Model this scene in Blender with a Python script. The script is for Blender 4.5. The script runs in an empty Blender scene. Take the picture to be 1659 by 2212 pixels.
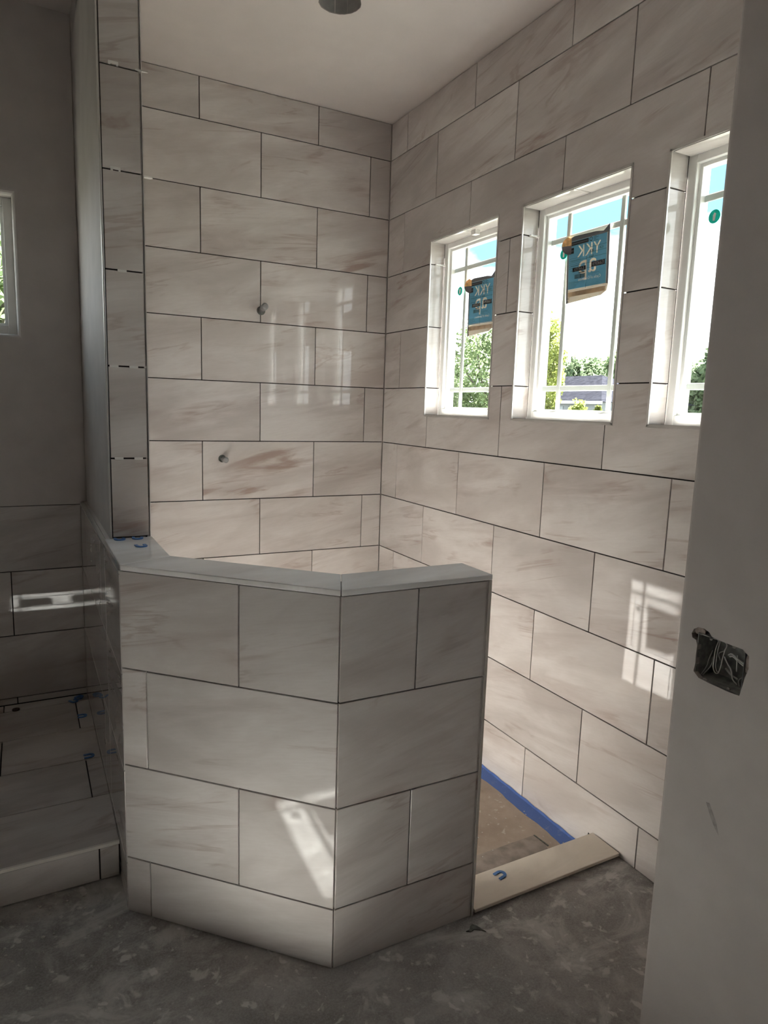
import bpy, bmesh, math, random
import numpy as np
from mathutils import Matrix, Vector

random.seed(7)
rng = np.random.default_rng(7)
S = bpy.context.scene
COL = S.collection

# ------------------------------------------------------------------ camera
FW, FH = 1659, 2212
F_PX = 1468.3
ROT = ((0.8845232, -0.46543352, 0.03146978),      # camera right
       (-0.04289348, -0.14831914, -0.9880089),    # camera down
       (0.46452003, 0.87256694, -0.15115579))     # view direction
cam_d = bpy.data.cameras.new('camera')
cam = bpy.data.objects.new('camera', cam_d)
COL.objects.link(cam)
cam_d.sensor_fit = 'VERTICAL'
cam_d.sensor_height = 36.0
cam_d.sensor_width = 27.0
cam_d.lens = 36.0 * F_PX / FH
cam_d.clip_start = 0.02
cam_d.clip_end = 600
r, d, f = ROT
cam.matrix_world = Matrix(((r[0], -d[0], -f[0], -1.8539),
                           (r[1], -d[1], -f[1], -3.5297),
                           (r[2], -d[2], -f[2], 1.5890),
                           (0, 0, 0, 1)))
S.camera = cam

# ------------------------------------------------------------------ sky, sun, exposure
EXPOSURE = 1.80
SKY_CLOUD, SKY_BLUE = 2.3, 0.50
SUN = 46.0
W = bpy.data.worlds.new('sky')
S.world = W
W.use_nodes = True
nt = W.node_tree
nt.nodes.clear()
tc = nt.nodes.new('ShaderNodeTexCoord')
mp = nt.nodes.new('ShaderNodeMapping'); mp.inputs['Scale'].default_value = (1, 1, 2.6)
ns = nt.nodes.new('ShaderNodeTexNoise'); ns.inputs['Scale'].default_value = 2.4
ns.inputs['Detail'].default_value = 6; ns.inputs['Roughness'].default_value = 0.55
sx = nt.nodes.new('ShaderNodeSeparateXYZ')
mr = nt.nodes.new('ShaderNodeMapRange')          # clouds are densest towards the horizon
mr.inputs['From Min'].default_value = 0.12; mr.inputs['From Max'].default_value = 0.34
mr.inputs['To Min'].default_value = 0.30; mr.inputs['To Max'].default_value = 0.0
ad = nt.nodes.new('ShaderNodeMath'); ad.operation = 'ADD'
rp = nt.nodes.new('ShaderNodeValToRGB')
rp.color_ramp.elements[0].position = 0.50; rp.color_ramp.elements[0].color = (0, 0, 0, 1)
rp.color_ramp.elements[1].position = 0.68; rp.color_ramp.elements[1].color = (1, 1, 1, 1)
mx = nt.nodes.new('ShaderNodeMix'); mx.data_type = 'RGBA'
mx.inputs['A'].default_value = (0.38 * SKY_BLUE, 0.70 * SKY_BLUE, 1.0 * SKY_BLUE, 1)
mx.inputs['B'].default_value = (0.93 * SKY_CLOUD, 0.97 * SKY_CLOUD, 1.0 * SKY_CLOUD, 1)
bg = nt.nodes.new('ShaderNodeBackground')
wo = nt.nodes.new('ShaderNodeOutputWorld')
L = nt.links.new
L(tc.outputs['Generated'], mp.inputs['Vector']); L(mp.outputs[0], ns.inputs['Vector'])
L(tc.outputs['Generated'], sx.inputs[0]); L(sx.outputs['Z'], mr.inputs['Value'])
L(ns.outputs['Fac'], ad.inputs[0]); L(mr.outputs[0], ad.inputs[1])
L(ad.outputs[0], rp.inputs['Fac']); L(rp.outputs['Color'], mx.inputs['Factor'])
L(mx.outputs['Result'], bg.inputs['Color']); L(bg.outputs[0], wo.inputs['Surface'])

sun_d = bpy.data.lights.new('sun', 'SUN')
sun_d.energy = SUN
sun_d.angle = math.radians(0.6)
sun_d.color = (1.0, 0.975, 0.95)
sun = bpy.data.objects.new('sun', sun_d)
COL.objects.link(sun)
sun.location = (20, 1.3, 22.3)
sun.rotation_euler = Vector((-1.0, -0.064, -1.115)).to_track_quat('-Z', 'Y').to_euler()

vs = S.view_settings
vs.view_transform = 'Standard'
vs.look = 'None'
vs.gamma = 1
vs.use_curve_mapping = False
vs.exposure = EXPOSURE
S.cycles.max_bounces = 16
S.cycles.diffuse_bounces = 10
S.cycles.glossy_bounces = 6
S.cycles.transparent_max_bounces = 16
S.cycles.caustics_reflective = False
S.cycles.caustics_refractive = False
S.cycles.sample_clamp_indirect = 12
S.cycles.use_denoising = True

# ------------------------------------------------------------------ materials
def new_mat(name):
    m = bpy.data.materials.new(name)
    m.use_nodes = True
    b = m.node_tree.nodes['Principled BSDF']
    return m, m.node_tree, b

def node(t, kind, **kw):
    n = t.nodes.new(kind)
    for k, v in kw.items():
        if k in n.inputs: n.inputs[k].default_value = v
        else: setattr(n, k, v)
    return n

def mixc(t, fac, a, b, blend='MIX'):
    n = t.nodes.new('ShaderNodeMix'); n.data_type = 'RGBA'; n.blend_type = blend
    for key, v in (('Factor', fac), ('A', a), ('B', b)):
        if hasattr(v, 'is_linked'): t.links.new(v, n.inputs[key])
        elif key == 'Factor': n.inputs[key].default_value = v
        else: n.inputs[key].default_value = (*v, 1)
    return n.outputs['Result']

def ramp(t, src, p0, p1, c0=0.0, c1=1.0):
    n = t.nodes.new('ShaderNodeMapRange')
    n.interpolation_type = 'SMOOTHSTEP'
    n.inputs['From Min'].default_value = p0; n.inputs['From Max'].default_value = p1
    n.inputs['To Min'].default_value = c0; n.inputs['To Max'].default_value = c1
    t.links.new(src, n.inputs['Value'])
    return n.outputs[0]

def bump(t, b, src, strength, dist):
    n = node(t, 'ShaderNodeBump', Strength=strength, Distance=dist)
    t.links.new(src, n.inputs['Height']); t.links.new(n.outputs[0], b.inputs['Normal'])

def simple(name, col, rough=0.5, metal=0.0, var=0.08, scale=14.0, bumpd=0.0):
    m, t, b = new_mat(name)
    tcn = node(t, 'ShaderNodeTexCoord')
    nz = node(t, 'ShaderNodeTexNoise', Scale=scale, Detail=5.0)
    t.links.new(tcn.outputs['Object'], nz.inputs['Vector'])
    lo = tuple(c * (1 - var) for c in col); hi = tuple(min(1, c * (1 + var)) for c in col)
    t.links.new(mixc(t, ramp(t, nz.outputs['Fac'], 0.3, 0.7), lo, hi), b.inputs['Base Color'])
    b.inputs['Roughness'].default_value = rough
    b.inputs['Metallic'].default_value = metal
    if bumpd: bump(t, b, nz.outputs['Fac'], 0.4, bumpd)
    return m

def make_tile_mat(name, base, vein, vein2, rough=0.07, amount=1.0):
    """polished porcelain: cream ground, clouds, long tilted streaks; every tile draws its own cut of it"""
    m, t, b = new_mat(name)
    tcn = node(t, 'ShaderNodeTexCoord')
    oi = node(t, 'ShaderNodeObjectInfo')
    mul = node(t, 'ShaderNodeMath', operation='MULTIPLY'); mul.inputs[1].default_value = 173.0
    t.links.new(oi.outputs['Random'], mul.inputs[0])
    off = node(t, 'ShaderNodeCombineXYZ')
    for i in range(3): t.links.new(mul.outputs[0], off.inputs[i])
    rot = node(t, 'ShaderNodeMapping'); rot.inputs['Rotation'].default_value = (0, 0, math.radians(-11))
    t.links.new(tcn.outputs['Object'], rot.inputs['Vector'])
    addv = node(t, 'ShaderNodeVectorMath', operation='ADD')
    t.links.new(rot.outputs[0], addv.inputs[0]); t.links.new(off.outputs[0], addv.inputs[1])
    def streak(sx_, sy_, scale, det, dist, rough_=0.55):
        mm = node(t, 'ShaderNodeMapping'); mm.inputs['Scale'].default_value = (sx_, sy_, 1)
        t.links.new(addv.outputs[0], mm.inputs['Vector'])
        n = node(t, 'ShaderNodeTexNoise', Scale=scale, Detail=det, Distortion=dist, Roughness=rough_)
        t.links.new(mm.outputs[0], n.inputs['Vector'])
        return n.outputs['Fac']
    cloud = streak(1.0, 2.6, 1.8, 5.0, 0.5)
    st1 = streak(0.55, 3.6, 2.2, 7.0, 0.8, 0.6)
    st2 = streak(0.8, 6.0, 1.9, 8.0, 0.9, 0.58)
    fine = streak(3.0, 26.0, 6.0, 4.0, 0.3)
    mask = streak(1.0, 1.6, 1.7, 2.0, 0.0)
    c = mixc(t, ramp(t, cloud, 0.32, 0.68), tuple(x * k for x, k in zip(base, (0.81, 0.79, 0.775))), tuple(min(1, x * 1.05) for x in base))
    f1 = node(t, 'ShaderNodeMath', operation='MULTIPLY')
    t.links.new(ramp(t, st1, 0.48, 0.74), f1.inputs[0]); f1.inputs[1].default_value = 0.75 * amount
    c = mixc(t, f1.outputs[0], c, vein)
    f2 = node(t, 'ShaderNodeMath', operation='MULTIPLY')
    f2b = node(t, 'ShaderNodeMath', operation='MULTIPLY')
    t.links.new(ramp(t, st2, 0.55, 0.70), f2.inputs[0]); t.links.new(ramp(t, mask, 0.46, 0.64), f2.inputs[1])
    t.links.new(f2.outputs[0], f2b.inputs[0]); f2b.inputs[1].default_value = 0.78 * amount
    c = mixc(t, f2b.outputs[0], c, vein2)
    c = mixc(t, ramp(t, fine, 0.3, 0.75, 0.0, 0.14), c, vein)
    rid = streak(0.5, 3.2, 1.5, 6.0, 1.3, 0.55)
    sub = node(t, 'ShaderNodeMath', operation='SUBTRACT'); sub.inputs[1].default_value = 0.5
    ab = node(t, 'ShaderNodeMath', operation='ABSOLUTE')
    t.links.new(rid, sub.inputs[0]); t.links.new(sub.outputs[0], ab.inputs[0])
    mask2 = streak(1.3, 2.2, 2.4, 3.0, 0.2)
    f3 = node(t, 'ShaderNodeMath', operation='MULTIPLY'); f3b = node(t, 'ShaderNodeMath', operation='MULTIPLY')
    t.links.new(ramp(t, ab.outputs[0], 0.0, 0.03, 1.0, 0.0), f3.inputs[0]); t.links.new(ramp(t, mask2, 0.50, 0.64), f3.inputs[1])
    t.links.new(f3.outputs[0], f3b.inputs[0]); f3b.inputs[1].default_value = 0.38 * amount
    c = mixc(t, f3b.outputs[0], c, vein2)
    hs = node(t, 'ShaderNodeHueSaturation')
    t.links.new(c, hs.inputs['Color']); t.links.new(ramp(t, oi.outputs['Random'], 0, 1, 0.93, 1.05), hs.inputs['Value'])
    t.links.new(hs.outputs[0], b.inputs['Base Color'])
    b.inputs['Roughness'].default_value = rough
    b.inputs['IOR'].default_value = 1.36
    wob = node(t, 'ShaderNodeTexNoise', Scale=5.0, Detail=2.0)
    t.links.new(addv.outputs[0], wob.inputs['Vector'])
    bump(t, b, wob.outputs['Fac'], 0.05, 0.0025)
    return m

M = {}
M['tile'] = make_tile_mat('veined_porcelain', (0.60, 0.572, 0.552), (0.42, 0.37, 0.345), (0.30, 0.21, 0.17), 0.022)
M['cap_tile'] = make_tile_mat('pale_cap_porcelain', (0.86, 0.86, 0.86), (0.76, 0.75, 0.74), (0.68, 0.66, 0.64), 0.06, 0.5)
M['plain_tile'] = make_tile_mat('plain_porcelain', (0.70, 0.645, 0.565), (0.64, 0.58, 0.50), (0.58, 0.52, 0.45), 0.22, 0.4)
M['mortar'] = simple('dark_thinset', (0.018, 0.013, 0.011), 0.9, var=0.2, scale=60)
M['metal'] = simple('brushed_edge_metal', (0.62, 0.60, 0.57), 0.35, 0.6, 0.05)
M['trim_white'] = simple('pale_edge_strip', (0.72, 0.69, 0.64), 0.5, 0, 0.06)
M['vinyl'] = simple('white_vinyl', (0.80, 0.80, 0.78), 0.35, 0, 0.02)
M['white_plastic'] = simple('white_plastic', (0.75, 0.74, 0.71), 0.4, 0, 0.04)
M['blue_plastic'] = simple('blue_plastic', (0.06, 0.17, 0.42), 0.4, 0, 0.25, 120)
M['grey_pvc'] = simple('grey_pvc', (0.16, 0.165, 0.165), 0.5, 0, 0.15, 60)
M['grey_cap'] = simple('grey_cap', (0.26, 0.26, 0.26), 0.5, 0, 0.1, 60)
M['dark_box'] = simple('dark_box_plastic', (0.30, 0.30, 0.285), 0.6, 0, 0.3, 60)
M['can_metal'] = simple('dull_can_metal', (0.36, 0.35, 0.335), 0.6, 0.0, 0.15, 20)
M['wire'] = simple('grey_wire', (0.62, 0.61, 0.59), 0.5, 0, 0.1, 80)
M['gypsum'] = simple('torn_gypsum', (0.30, 0.25, 0.22), 0.95, 0, 0.3, 90, 0.002)
M['drywall'] = simple('grey_primed_drywall', (0.52, 0.483, 0.460), 0.75, 0, 0.05, 7, 0.0006)
M['ceiling'] = simple('ceiling_paint', (0.585, 0.54, 0.515), 0.85, 0, 0.03, 5, 0.0006)
M['cardboard'] = simple('dusty_cardboard', (0.235, 0.20, 0.175), 0.9, 0, 0.25, 18)
M['crumb'] = simple('plaster_crumb', (0.46, 0.44, 0.41), 0.9, 0, 0.2, 90)
M['chip'] = simple('dark_chip', (0.10, 0.105, 0.095), 0.8, 0, 0.3, 80)
M['brown'] = simple('rusty_brown', (0.07, 0.045, 0.03), 0.7, 0, 0.3, 80)

def floor_mat():
    m, t, b = new_mat('dusty_concrete')
    tcn = node(t, 'ShaderNodeTexCoord')
    def nz(scale, det=6.0, dist=0.0, rgh=0.6, off=(0, 0, 0), sc=(1, 1, 1)):
        mm = node(t, 'ShaderNodeMapping'); mm.inputs['Location'].default_value = off; mm.inputs['Scale'].default_value = sc
        t.links.new(tcn.outputs['Object'], mm.inputs['Vector'])
        n = node(t, 'ShaderNodeTexNoise', Scale=scale, Detail=det, Distortion=dist, Roughness=rgh)
        t.links.new(mm.outputs[0], n.inputs['Vector'])
        return n.outputs['Fac']
    c = mixc(t, ramp(t, nz(2.2, 8.0, 0.3, 0.7), 0.36, 0.64), (0.20, 0.19, 0.18), (0.34, 0.325, 0.31))
    c = mixc(t, ramp(t, nz(9.0, 8.0, 0.5, 0.7), 0.45, 0.68, 0, 0.65), c, (0.42, 0.405, 0.39))
    c = mixc(t, ramp(t, nz(3.0, 8.0, 0.9, 0.72, (3, 1, 0), (1, 1.6, 1)), 0.49, 0.64, 0, 0.85), c, (0.52, 0.51, 0.49))
    c = mixc(t, ramp(t, nz(22.0, 3.0, 0.4, 0.5, (7, 2, 0)), 0.63, 0.69, 0, 0.6), c, (0.74, 0.72, 0.69))
    c = mixc(t, ramp(t, nz(75.0, 2.0, 0.2, 0.5, (1, 9, 0)), 0.71, 0.75, 0, 0.5), c, (0.76, 0.74, 0.70))
    c = mixc(t, ramp(t, nz(6.0, 6.0, 0.6, 0.65, (11, 4, 0)), 0.55, 0.68, 0, 0.6), c, (0.17, 0.16, 0.15))
    c = mixc(t, ramp(t, nz(160.0, 3.0, 0.0, 0.7), 0.35, 0.70, 0, 0.35), c, (0.50, 0.48, 0.46))
    c = mixc(t, ramp(t, nz(13.0, 4.0, 0.5, 0.55, (5, 8, 0)), 0.60, 0.68, 0, 0.65), c, (0.60, 0.585, 0.56))
    t.links.new(c, b.inputs['Base Color'])
    b.inputs['Roughness'].default_value = 0.72
    bump(t, b, nz(40.0, 5.0), 0.35, 0.003)
    return m
M['floor'] = floor_mat()

def paper_mat():
    m, t, b = new_mat('dusty_kraft_paper')
    tcn = node(t, 'ShaderNodeTexCoord')
    n1 = node(t, 'ShaderNodeTexNoise', Scale=4.0, Detail=7.0, Roughness=0.65)
    n2 = node(t, 'ShaderNodeTexNoise', Scale=38.0, Detail=3.0)
    for n in (n1, n2): t.links.new(tcn.outputs['Object'], n.inputs['Vector'])
    c = mixc(t, ramp(t, n1.outputs['Fac'], 0.3, 0.7), (0.25, 0.195, 0.155), (0.37, 0.30, 0.245))
    c = mixc(t, ramp(t, n2.outputs['Fac'], 0.63, 0.70, 0, 0.55), c, (0.52, 0.47, 0.41))
    t.links.new(c, b.inputs['Base Color']); b.inputs['Roughness'].default_value = 0.85
    return m
M['paper'] = paper_mat()

def tape_mat():
    m, t, b = new_mat('blue_masking_tape')
    tcn = node(t, 'ShaderNodeTexCoord')
    n1 = node(t, 'ShaderNodeTexNoise', Scale=22.0, Detail=6.0, Roughness=0.7)
    t.links.new(tcn.outputs['Object'], n1.inputs['Vector'])
    c = mixc(t, ramp(t, n1.outputs['Fac'], 0.55, 0.8, 0, 0.6), (0.06, 0.125, 0.36), (0.30, 0.32, 0.38))
    t.links.new(c, b.inputs['Base Color']); b.inputs['Roughness'].default_value = 0.6
    return m
M['tape'] = tape_mat()

def glass_mat():
    m = bpy.data.materials.new('clear_window_glass'); m.use_nodes = True
    t = m.node_tree; t.nodes.clear()
    tr = node(t, 'ShaderNodeBsdfTransparent'); tr.inputs['Color'].default_value = (0.95, 0.97, 0.96, 1)
    gl = node(t, 'ShaderNodeBsdfGlossy'); gl.inputs['Roughness'].default_value = 0.01
    fr = node(t, 'ShaderNodeFresnel')
    ge = node(t, 'ShaderNodeNewGeometry')      # thin sheet: the same reflectance from either face
    t.links.new(ramp(t, ge.outputs['Backfacing'], 0, 1, 1.3, 1 / 1.3), fr.inputs['IOR'])
    mxs = node(t, 'ShaderNodeMixShader'); out = node(t, 'ShaderNodeOutputMaterial')
    t.links.new(fr.outputs[0], mxs.inputs[0]); t.links.new(tr.outputs[0], mxs.inputs[1])
    t.links.new(gl.outputs[0], mxs.inputs[2]); t.links.new(mxs.outputs[0], out.inputs['Surface'])
    return m
M['glass'] = glass_mat()

def translucent(name, col, mix=0.5, var=0.15, scale=3.0):
    m = bpy.data.materials.new(name); m.use_nodes = True
    t = m.node_tree; t.nodes.clear()
    tcn = node(t, 'ShaderNodeTexCoord'); nz = node(t, 'ShaderNodeTexNoise', Scale=scale, Detail=3.0)
    t.links.new(tcn.outputs['Object'], nz.inputs['Vector'])
    c = mixc(t, ramp(t, nz.outputs['Fac'], 0.3, 0.7), tuple(x * (1 - var) for x in col), tuple(min(1, x * (1 + var)) for x in col))
    df = node(t, 'ShaderNodeBsdfDiffuse'); tl = node(t, 'ShaderNodeBsdfTranslucent')
    t.links.new(c, df.inputs['Color']); t.links.new(c, tl.inputs['Color'])
    mxs = node(t, 'ShaderNodeMixShader'); mxs.inputs[0].default_value = mix
    out = node(t, 'ShaderNodeOutputMaterial')
    t.links.new(df.outputs[0], mxs.inputs[1]); t.links.new(tl.outputs[0], mxs.inputs[2])
    t.links.new(mxs.outputs[0], out.inputs['Surface'])
    return m

# ------------------------------------------------------------------ builders
def tag(o, label=None, cat=None, group=None, kind=None):
    if label: o['label'] = label
    if cat: o['category'] = cat
    if group: o['group'] = group
    if kind: o['kind'] = kind
    return o

def link(name, mesh, parent=None, mat=None, mw=None):
    o = bpy.data.objects.new(name, mesh)
    COL.objects.link(o)
    if mat is not None and not mesh.materials: mesh.materials.append(mat)
    if parent is not None:
        o.parent = parent
        o.matrix_parent_inverse = Matrix.Translation(parent.location).inverted()
    if mw is not None: o.matrix_world = mw
    if parent is not None and mw is not None:
        o.matrix_basis = mw
    return o

def empty(name, loc=(0, 0, 0)):
    o = bpy.data.objects.new(name, None)
    o.empty_display_size = 0.1
    o.location = loc
    COL.objects.link(o)
    return o

class MB:
    """collects plain shapes into one mesh"""
    def __init__(s): s.bm = bmesh.new()
    def box(s, x0, x1, y0, y1, z0, z1, bev=0.0, seg=1):
        b2 = bmesh.new()
        v = [b2.verts.new((x, y, z)) for x in (x0, x1) for y in (y0, y1) for z in (z0, z1)]
        for q in ((0, 1, 3, 2), (4, 6, 7, 5), (0, 4, 5, 1), (2, 3, 7, 6), (0, 2, 6, 4), (1, 5, 7, 3)):
            b2.faces.new([v[i] for i in q])
        if bev: bmesh.ops.bevel(b2, geom=b2.edges[:], offset=bev, segments=seg, affect='EDGES')
        s.merge(b2); return s
    def merge(s, b2):
        me = bpy.data.meshes.new('tmp'); b2.to_mesh(me); b2.free(); s.bm.from_mesh(me); bpy.data.meshes.remove(me)
    def prism(s, pts, z0, z1, bev=0.0, only=None):
        b2 = bmesh.new()
        lo = [b2.verts.new((x, y, z0)) for x, y in pts]; hi = [b2.verts.new((x, y, z1)) for x, y in pts]
        n = len(pts)
        b2.faces.new(lo[::-1]); b2.faces.new(hi)
        vert_e = []
        for i in range(n):
            fc = b2.faces.new((lo[i], lo[(i + 1) % n], hi[(i + 1) % n], hi[i]))
        if bev:
            es = [e for e in b2.edges if (only is None or only(e))]
            bmesh.ops.bevel(b2, geom=es, offset=bev, segments=3 if only else 1, affect='EDGES')
        bmesh.ops.recalc_face_normals(b2, faces=b2.faces)
        s.merge(b2); return s
    def tube(s, p0, p1, r0, r1=None, n=16, caps=True):
        r1 = r0 if r1 is None else r1
        p0, p1 = Vector(p0), Vector(p1)
        q = (p1 - p0).to_track_quat('Z', 'Y')
        a = [s.bm.verts.new(p0 + q @ Vector((r0 * math.cos(2 * math.pi * i / n), r0 * math.sin(2 * math.pi * i / n), 0))) for i in range(n)]
        b = [s.bm.verts.new(p1 + q @ Vector((r1 * math.cos(2 * math.pi * i / n), r1 * math.sin(2 * math.pi * i / n), 0))) for i in range(n)]
        for i in range(n): s.bm.faces.new((a[i], a[(i + 1) % n], b[(i + 1) % n], b[i]))
        if caps: s.bm.faces.new(a[::-1]); s.bm.faces.new(b)
        return s
    def grid_wall(s, us, vs_, holes, to3, t_front, t_back):
        """slab with rectangular holes: cells of us x vs_ not inside a hole; to3(u, v, t) -> point"""
        us = sorted(set([round(u, 5) for u in us] + [round(h[i], 5) for h in holes for i in (0, 1) if us[0] < h[i] < us[-1]]))
        vs_ = sorted(set([round(v, 5) for v in vs_] + [round(h[i], 5) for h in holes for i in (2, 3) if vs_[0] < h[i] < vs_[-1]]))
        b2 = bmesh.new(); cache = {}
        def vv(i, j, t):
            k = (i, j, t)
            if k not in cache: cache[k] = b2.verts.new(to3(us[i], vs_[j], t))
            return cache[k]
        def inside(i, j):
            if not (0 <= i < len(us) - 1 and 0 <= j < len(vs_) - 1): return False
            cu, cv = (us[i] + us[i + 1]) / 2, (vs_[j] + vs_[j + 1]) / 2
            return not any(h[0] < cu < h[1] and h[2] < cv < h[3] for h in holes)
        for i in range(len(us) - 1):
            for j in range(len(vs_) - 1):
                if not inside(i, j): continue
                for t in (t_front, t_back):
                    b2.faces.new([vv(i, j, t), vv(i + 1, j, t), vv(i + 1, j + 1, t), vv(i, j + 1, t)])
                for (di, dj, e0, e1) in ((-1, 0, (i, j), (i, j + 1)), (1, 0, (i + 1, j), (i + 1, j + 1)), (0, -1, (i, j), (i + 1, j)), (0, 1, (i, j + 1), (i + 1, j + 1))):
                    if not inside(i + di, j + dj):
                        b2.faces.new([vv(*e0, t_front), vv(*e1, t_front), vv(*e1, t_back), vv(*e0, t_back)])
        bmesh.ops.recalc_face_normals(b2, faces=b2.faces)
        s.merge(b2); return s
    def build(s, name, mat, parent=None, loc=None, smooth=False):
        me = bpy.data.meshes.new(name)
        if loc is not None: bmesh.ops.translate(s.bm, verts=s.bm.verts, vec=-Vector(loc))
        bmesh.ops.recalc_face_normals(s.bm, faces=s.bm.faces)
        if smooth:
            for fc in s.bm.faces: fc.smooth = True
        s.bm.to_mesh(me); s.bm.free()
        me.materials.append(mat)
        o = bpy.data.objects.new(name, me); COL.objects.link(o)
        if loc is not None: o.location = loc
        if parent is not None:
            o.parent = parent
            o.matrix_parent_inverse = Matrix.Translation(parent.location).inverted()
        return o

TILE_T = 0.0085
GAP = 0.0044
_cache = {}
def tile_mesh(w, h, c=0.0008):
    k = (round(w, 4), round(h, 4))
    if k in _cache: return _cache[k]
    a, b = w / 2, h / 2
    vs_ = []
    for z, s in ((-TILE_T, 0), (-c, 0), (0, c)):
        vs_ += [(-a + s, -b + s, z), (a - s, -b + s, z), (a - s, b - s, z), (-a + s, b - s, z)]
    fs = [(3, 2, 1, 0), (8, 9, 10, 11)]
    for q in (0, 4):
        for i in range(4):
            fs.append((q + i, q + (i + 1) % 4, q + 4 + (i + 1) % 4, q + 4 + i))
    me = bpy.data.meshes.new('tile'); me.from_pydata(vs_, [], fs); me.update()
    _cache[k] = me
    return me

def poly_mesh(name, cells, cx, cy, t=TILE_T):
    b2 = bmesh.new(); cache = {}
    def vv(x, y):
        k = (round(x, 5), round(y, 5))
        if k not in cache: cache[k] = b2.verts.new((x - cx, y - cy, 0))
        return cache[k]
    for (u0, u1, v0, v1) in cells:
        b2.faces.new((vv(u0, v0), vv(u1, v0), vv(u1, v1), vv(u0, v1)))
    ex = bmesh.ops.extrude_face_region(b2, geom=b2.faces[:], use_keep_orig=True)
    nv = [g for g in ex['geom'] if isinstance(g, bmesh.types.BMVert)]
    bmesh.ops.translate(b2, verts=nv, vec=(0, 0, -t))
    bmesh.ops.recalc_face_normals(b2, faces=b2.faces)
    me = bpy.data.meshes.new(name); b2.to_mesh(me); b2.free()
    return me

def split(rect, holes):
    """rect minus holes -> connected groups of cells"""
    u0, u1, v0, v1 = rect
    hs = [h for h in holes if h[0] < u1 and h[1] > u0 and h[2] < v1 and h[3] > v0]
    if not hs: return [[rect]]
    us = sorted({u0, u1, *[min(max(h[i], u0), u1) for h in hs for i in (0, 1)]})
    vs_ = sorted({v0, v1, *[min(max(h[i], v0), v1) for h in hs for i in (2, 3)]})
    cells = {}
    for i in range(len(us) - 1):
        for j in range(len(vs_) - 1):
            c = ((us[i] + us[i + 1]) / 2, (vs_[j] + vs_[j + 1]) / 2)
            if us[i + 1] - us[i] > 1e-4 and vs_[j + 1] - vs_[j] > 1e-4 and not any(h[0] < c[0] < h[1] and h[2] < c[1] < h[3] for h in hs):
                cells[(i, j)] = (us[i], us[i + 1], vs_[j], vs_[j + 1])
    out = []
    left = set(cells)
    while left:
        st = [left.pop()]; comp = []
        while st:
            i, j = st.pop(); comp.append(cells[(i, j)])
            for nb in ((i + 1, j), (i - 1, j), (i, j + 1), (i, j - 1)):
                if nb in left: left.remove(nb); st.append(nb)
        out.append(comp)
    return out

def tiles(parent, P0, U, V, cells, holes=(), mat=None, tilt=0.0022, name='tile', gap=GAP):
    P0, U, V = Vector(P0), Vector(U).normalized(), Vector(V).normalized()
    N = U.cross(V)
    B = Matrix((U, V, N)).transposed().to_4x4()
    mat = mat or M['tile']
    holes = [(h[0] - gap / 2, h[1] + gap / 2, h[2] - gap / 2, h[3] + gap / 2) for h in holes]
    for (u0, u1, v0, v1) in cells:
        g = gap / 2
        rect = (u0 + g, u1 - g, v0 + g, v1 - g)
        if rect[1] - rect[0] < 0.006 or rect[3] - rect[2] < 0.006: continue
        for comp in split(rect, holes):
            a0 = min(c[0] for c in comp); a1 = max(c[1] for c in comp)
            b0 = min(c[2] for c in comp); b1 = max(c[3] for c in comp)
            if a1 - a0 < 0.006 or b1 - b0 < 0.006: continue
            cu, cv = (a0 + a1) / 2, (b0 + b1) / 2
            me = tile_mesh(a1 - a0, b1 - b0) if len(comp) == 1 else poly_mesh('tile', comp, cu, cv)
            small = min(1.0, 0.25 / max(a1 - a0, b1 - b0))
            wob = Matrix.Rotation(random.uniform(-tilt, tilt) * small, 4, 'X') @ Matrix.Rotation(random.uniform(-tilt, tilt) * small, 4, 'Y')
            mw = Matrix.Translation(P0 + U * cu + V * cv) @ B @ wob
            link(name, me, parent, mat, mw)

def rows(joints, offs, u0, u1, w=0.6141, start=0):
    """courses between successive joints (top down), vertical joints from offs[i % 2] + k*w, clipped to u0..u1"""
    out = []
    for i in range(len(joints) - 1):
        o = offs[(i + start) % 2]
        k0 = math.floor((u0 - o) / w)
        us = [u0] + [o + w * k for k in range(k0, k0 + 14) if u0 + 0.004 < o + w * k < u1 - 0.004] + [u1]
        for a, b in zip(us[:-1], us[1:]):
            out.append((a, b, joints[i + 1], joints[i]))
    return out

def text_mesh(s, size, mat, align='CENTER', mirror=False, depth=0.0):
    cu = bpy.data.curves.new('txt', 'FONT'); cu.body = s; cu.size = size
    cu.align_x = align; cu.align_y = 'CENTER'; cu.extrude = depth; cu.resolution_u = 3
    o = bpy.data.objects.new('txt', cu); COL.objects.link(o)
    dg = bpy.context.evaluated_depsgraph_get()
    me = bpy.data.meshes.new_from_object(o.evaluated_get(dg))
    bpy.data.objects.remove(o); bpy.data.curves.remove(cu)
    me.materials.clear(); me.materials.append(mat)
    if mirror:
        me.transform(Matrix.Diagonal((-1, 1, 1, 1))); me.flip_normals()
    return me

# ------------------------------------------------------------------ levels
Z_CEIL = 3.121           # shower ceiling
Z_MAIN = 3.235           # ceiling of the rest of the bathroom
Z_PAN = -0.07            # shower floor
J = [Z_CEIL - 0.001, 2.930, 2.6225, 2.315, 2.0077, 1.700, 1.3927, 1.085, 0.7777, 0.470, 0.1627, Z_PAN]
WEST, SOUTH = -3.35, -5.4
WIN = [(0.455, 1.017), (1.177, 1.752), (1.903, 2.478)]   # y of the three shower windows (negated)
WZ0, WZ1 = 1.555, 2.427
WHOLES = [(a, b, WZ0, WZ1) for a, b in WIN]
XP_IN, XP_OUT = -1.473, -1.626       # partition faces: shower side, tub side (tile)
K = (-1.138, -1.961); Lc = (-1.626, -1.473); Rr = (-0.660, -1.961)
Kin = (-1.071, -1.811); Lin = (-1.473, -1.409); Rin = (-0.660, -1.811)

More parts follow.
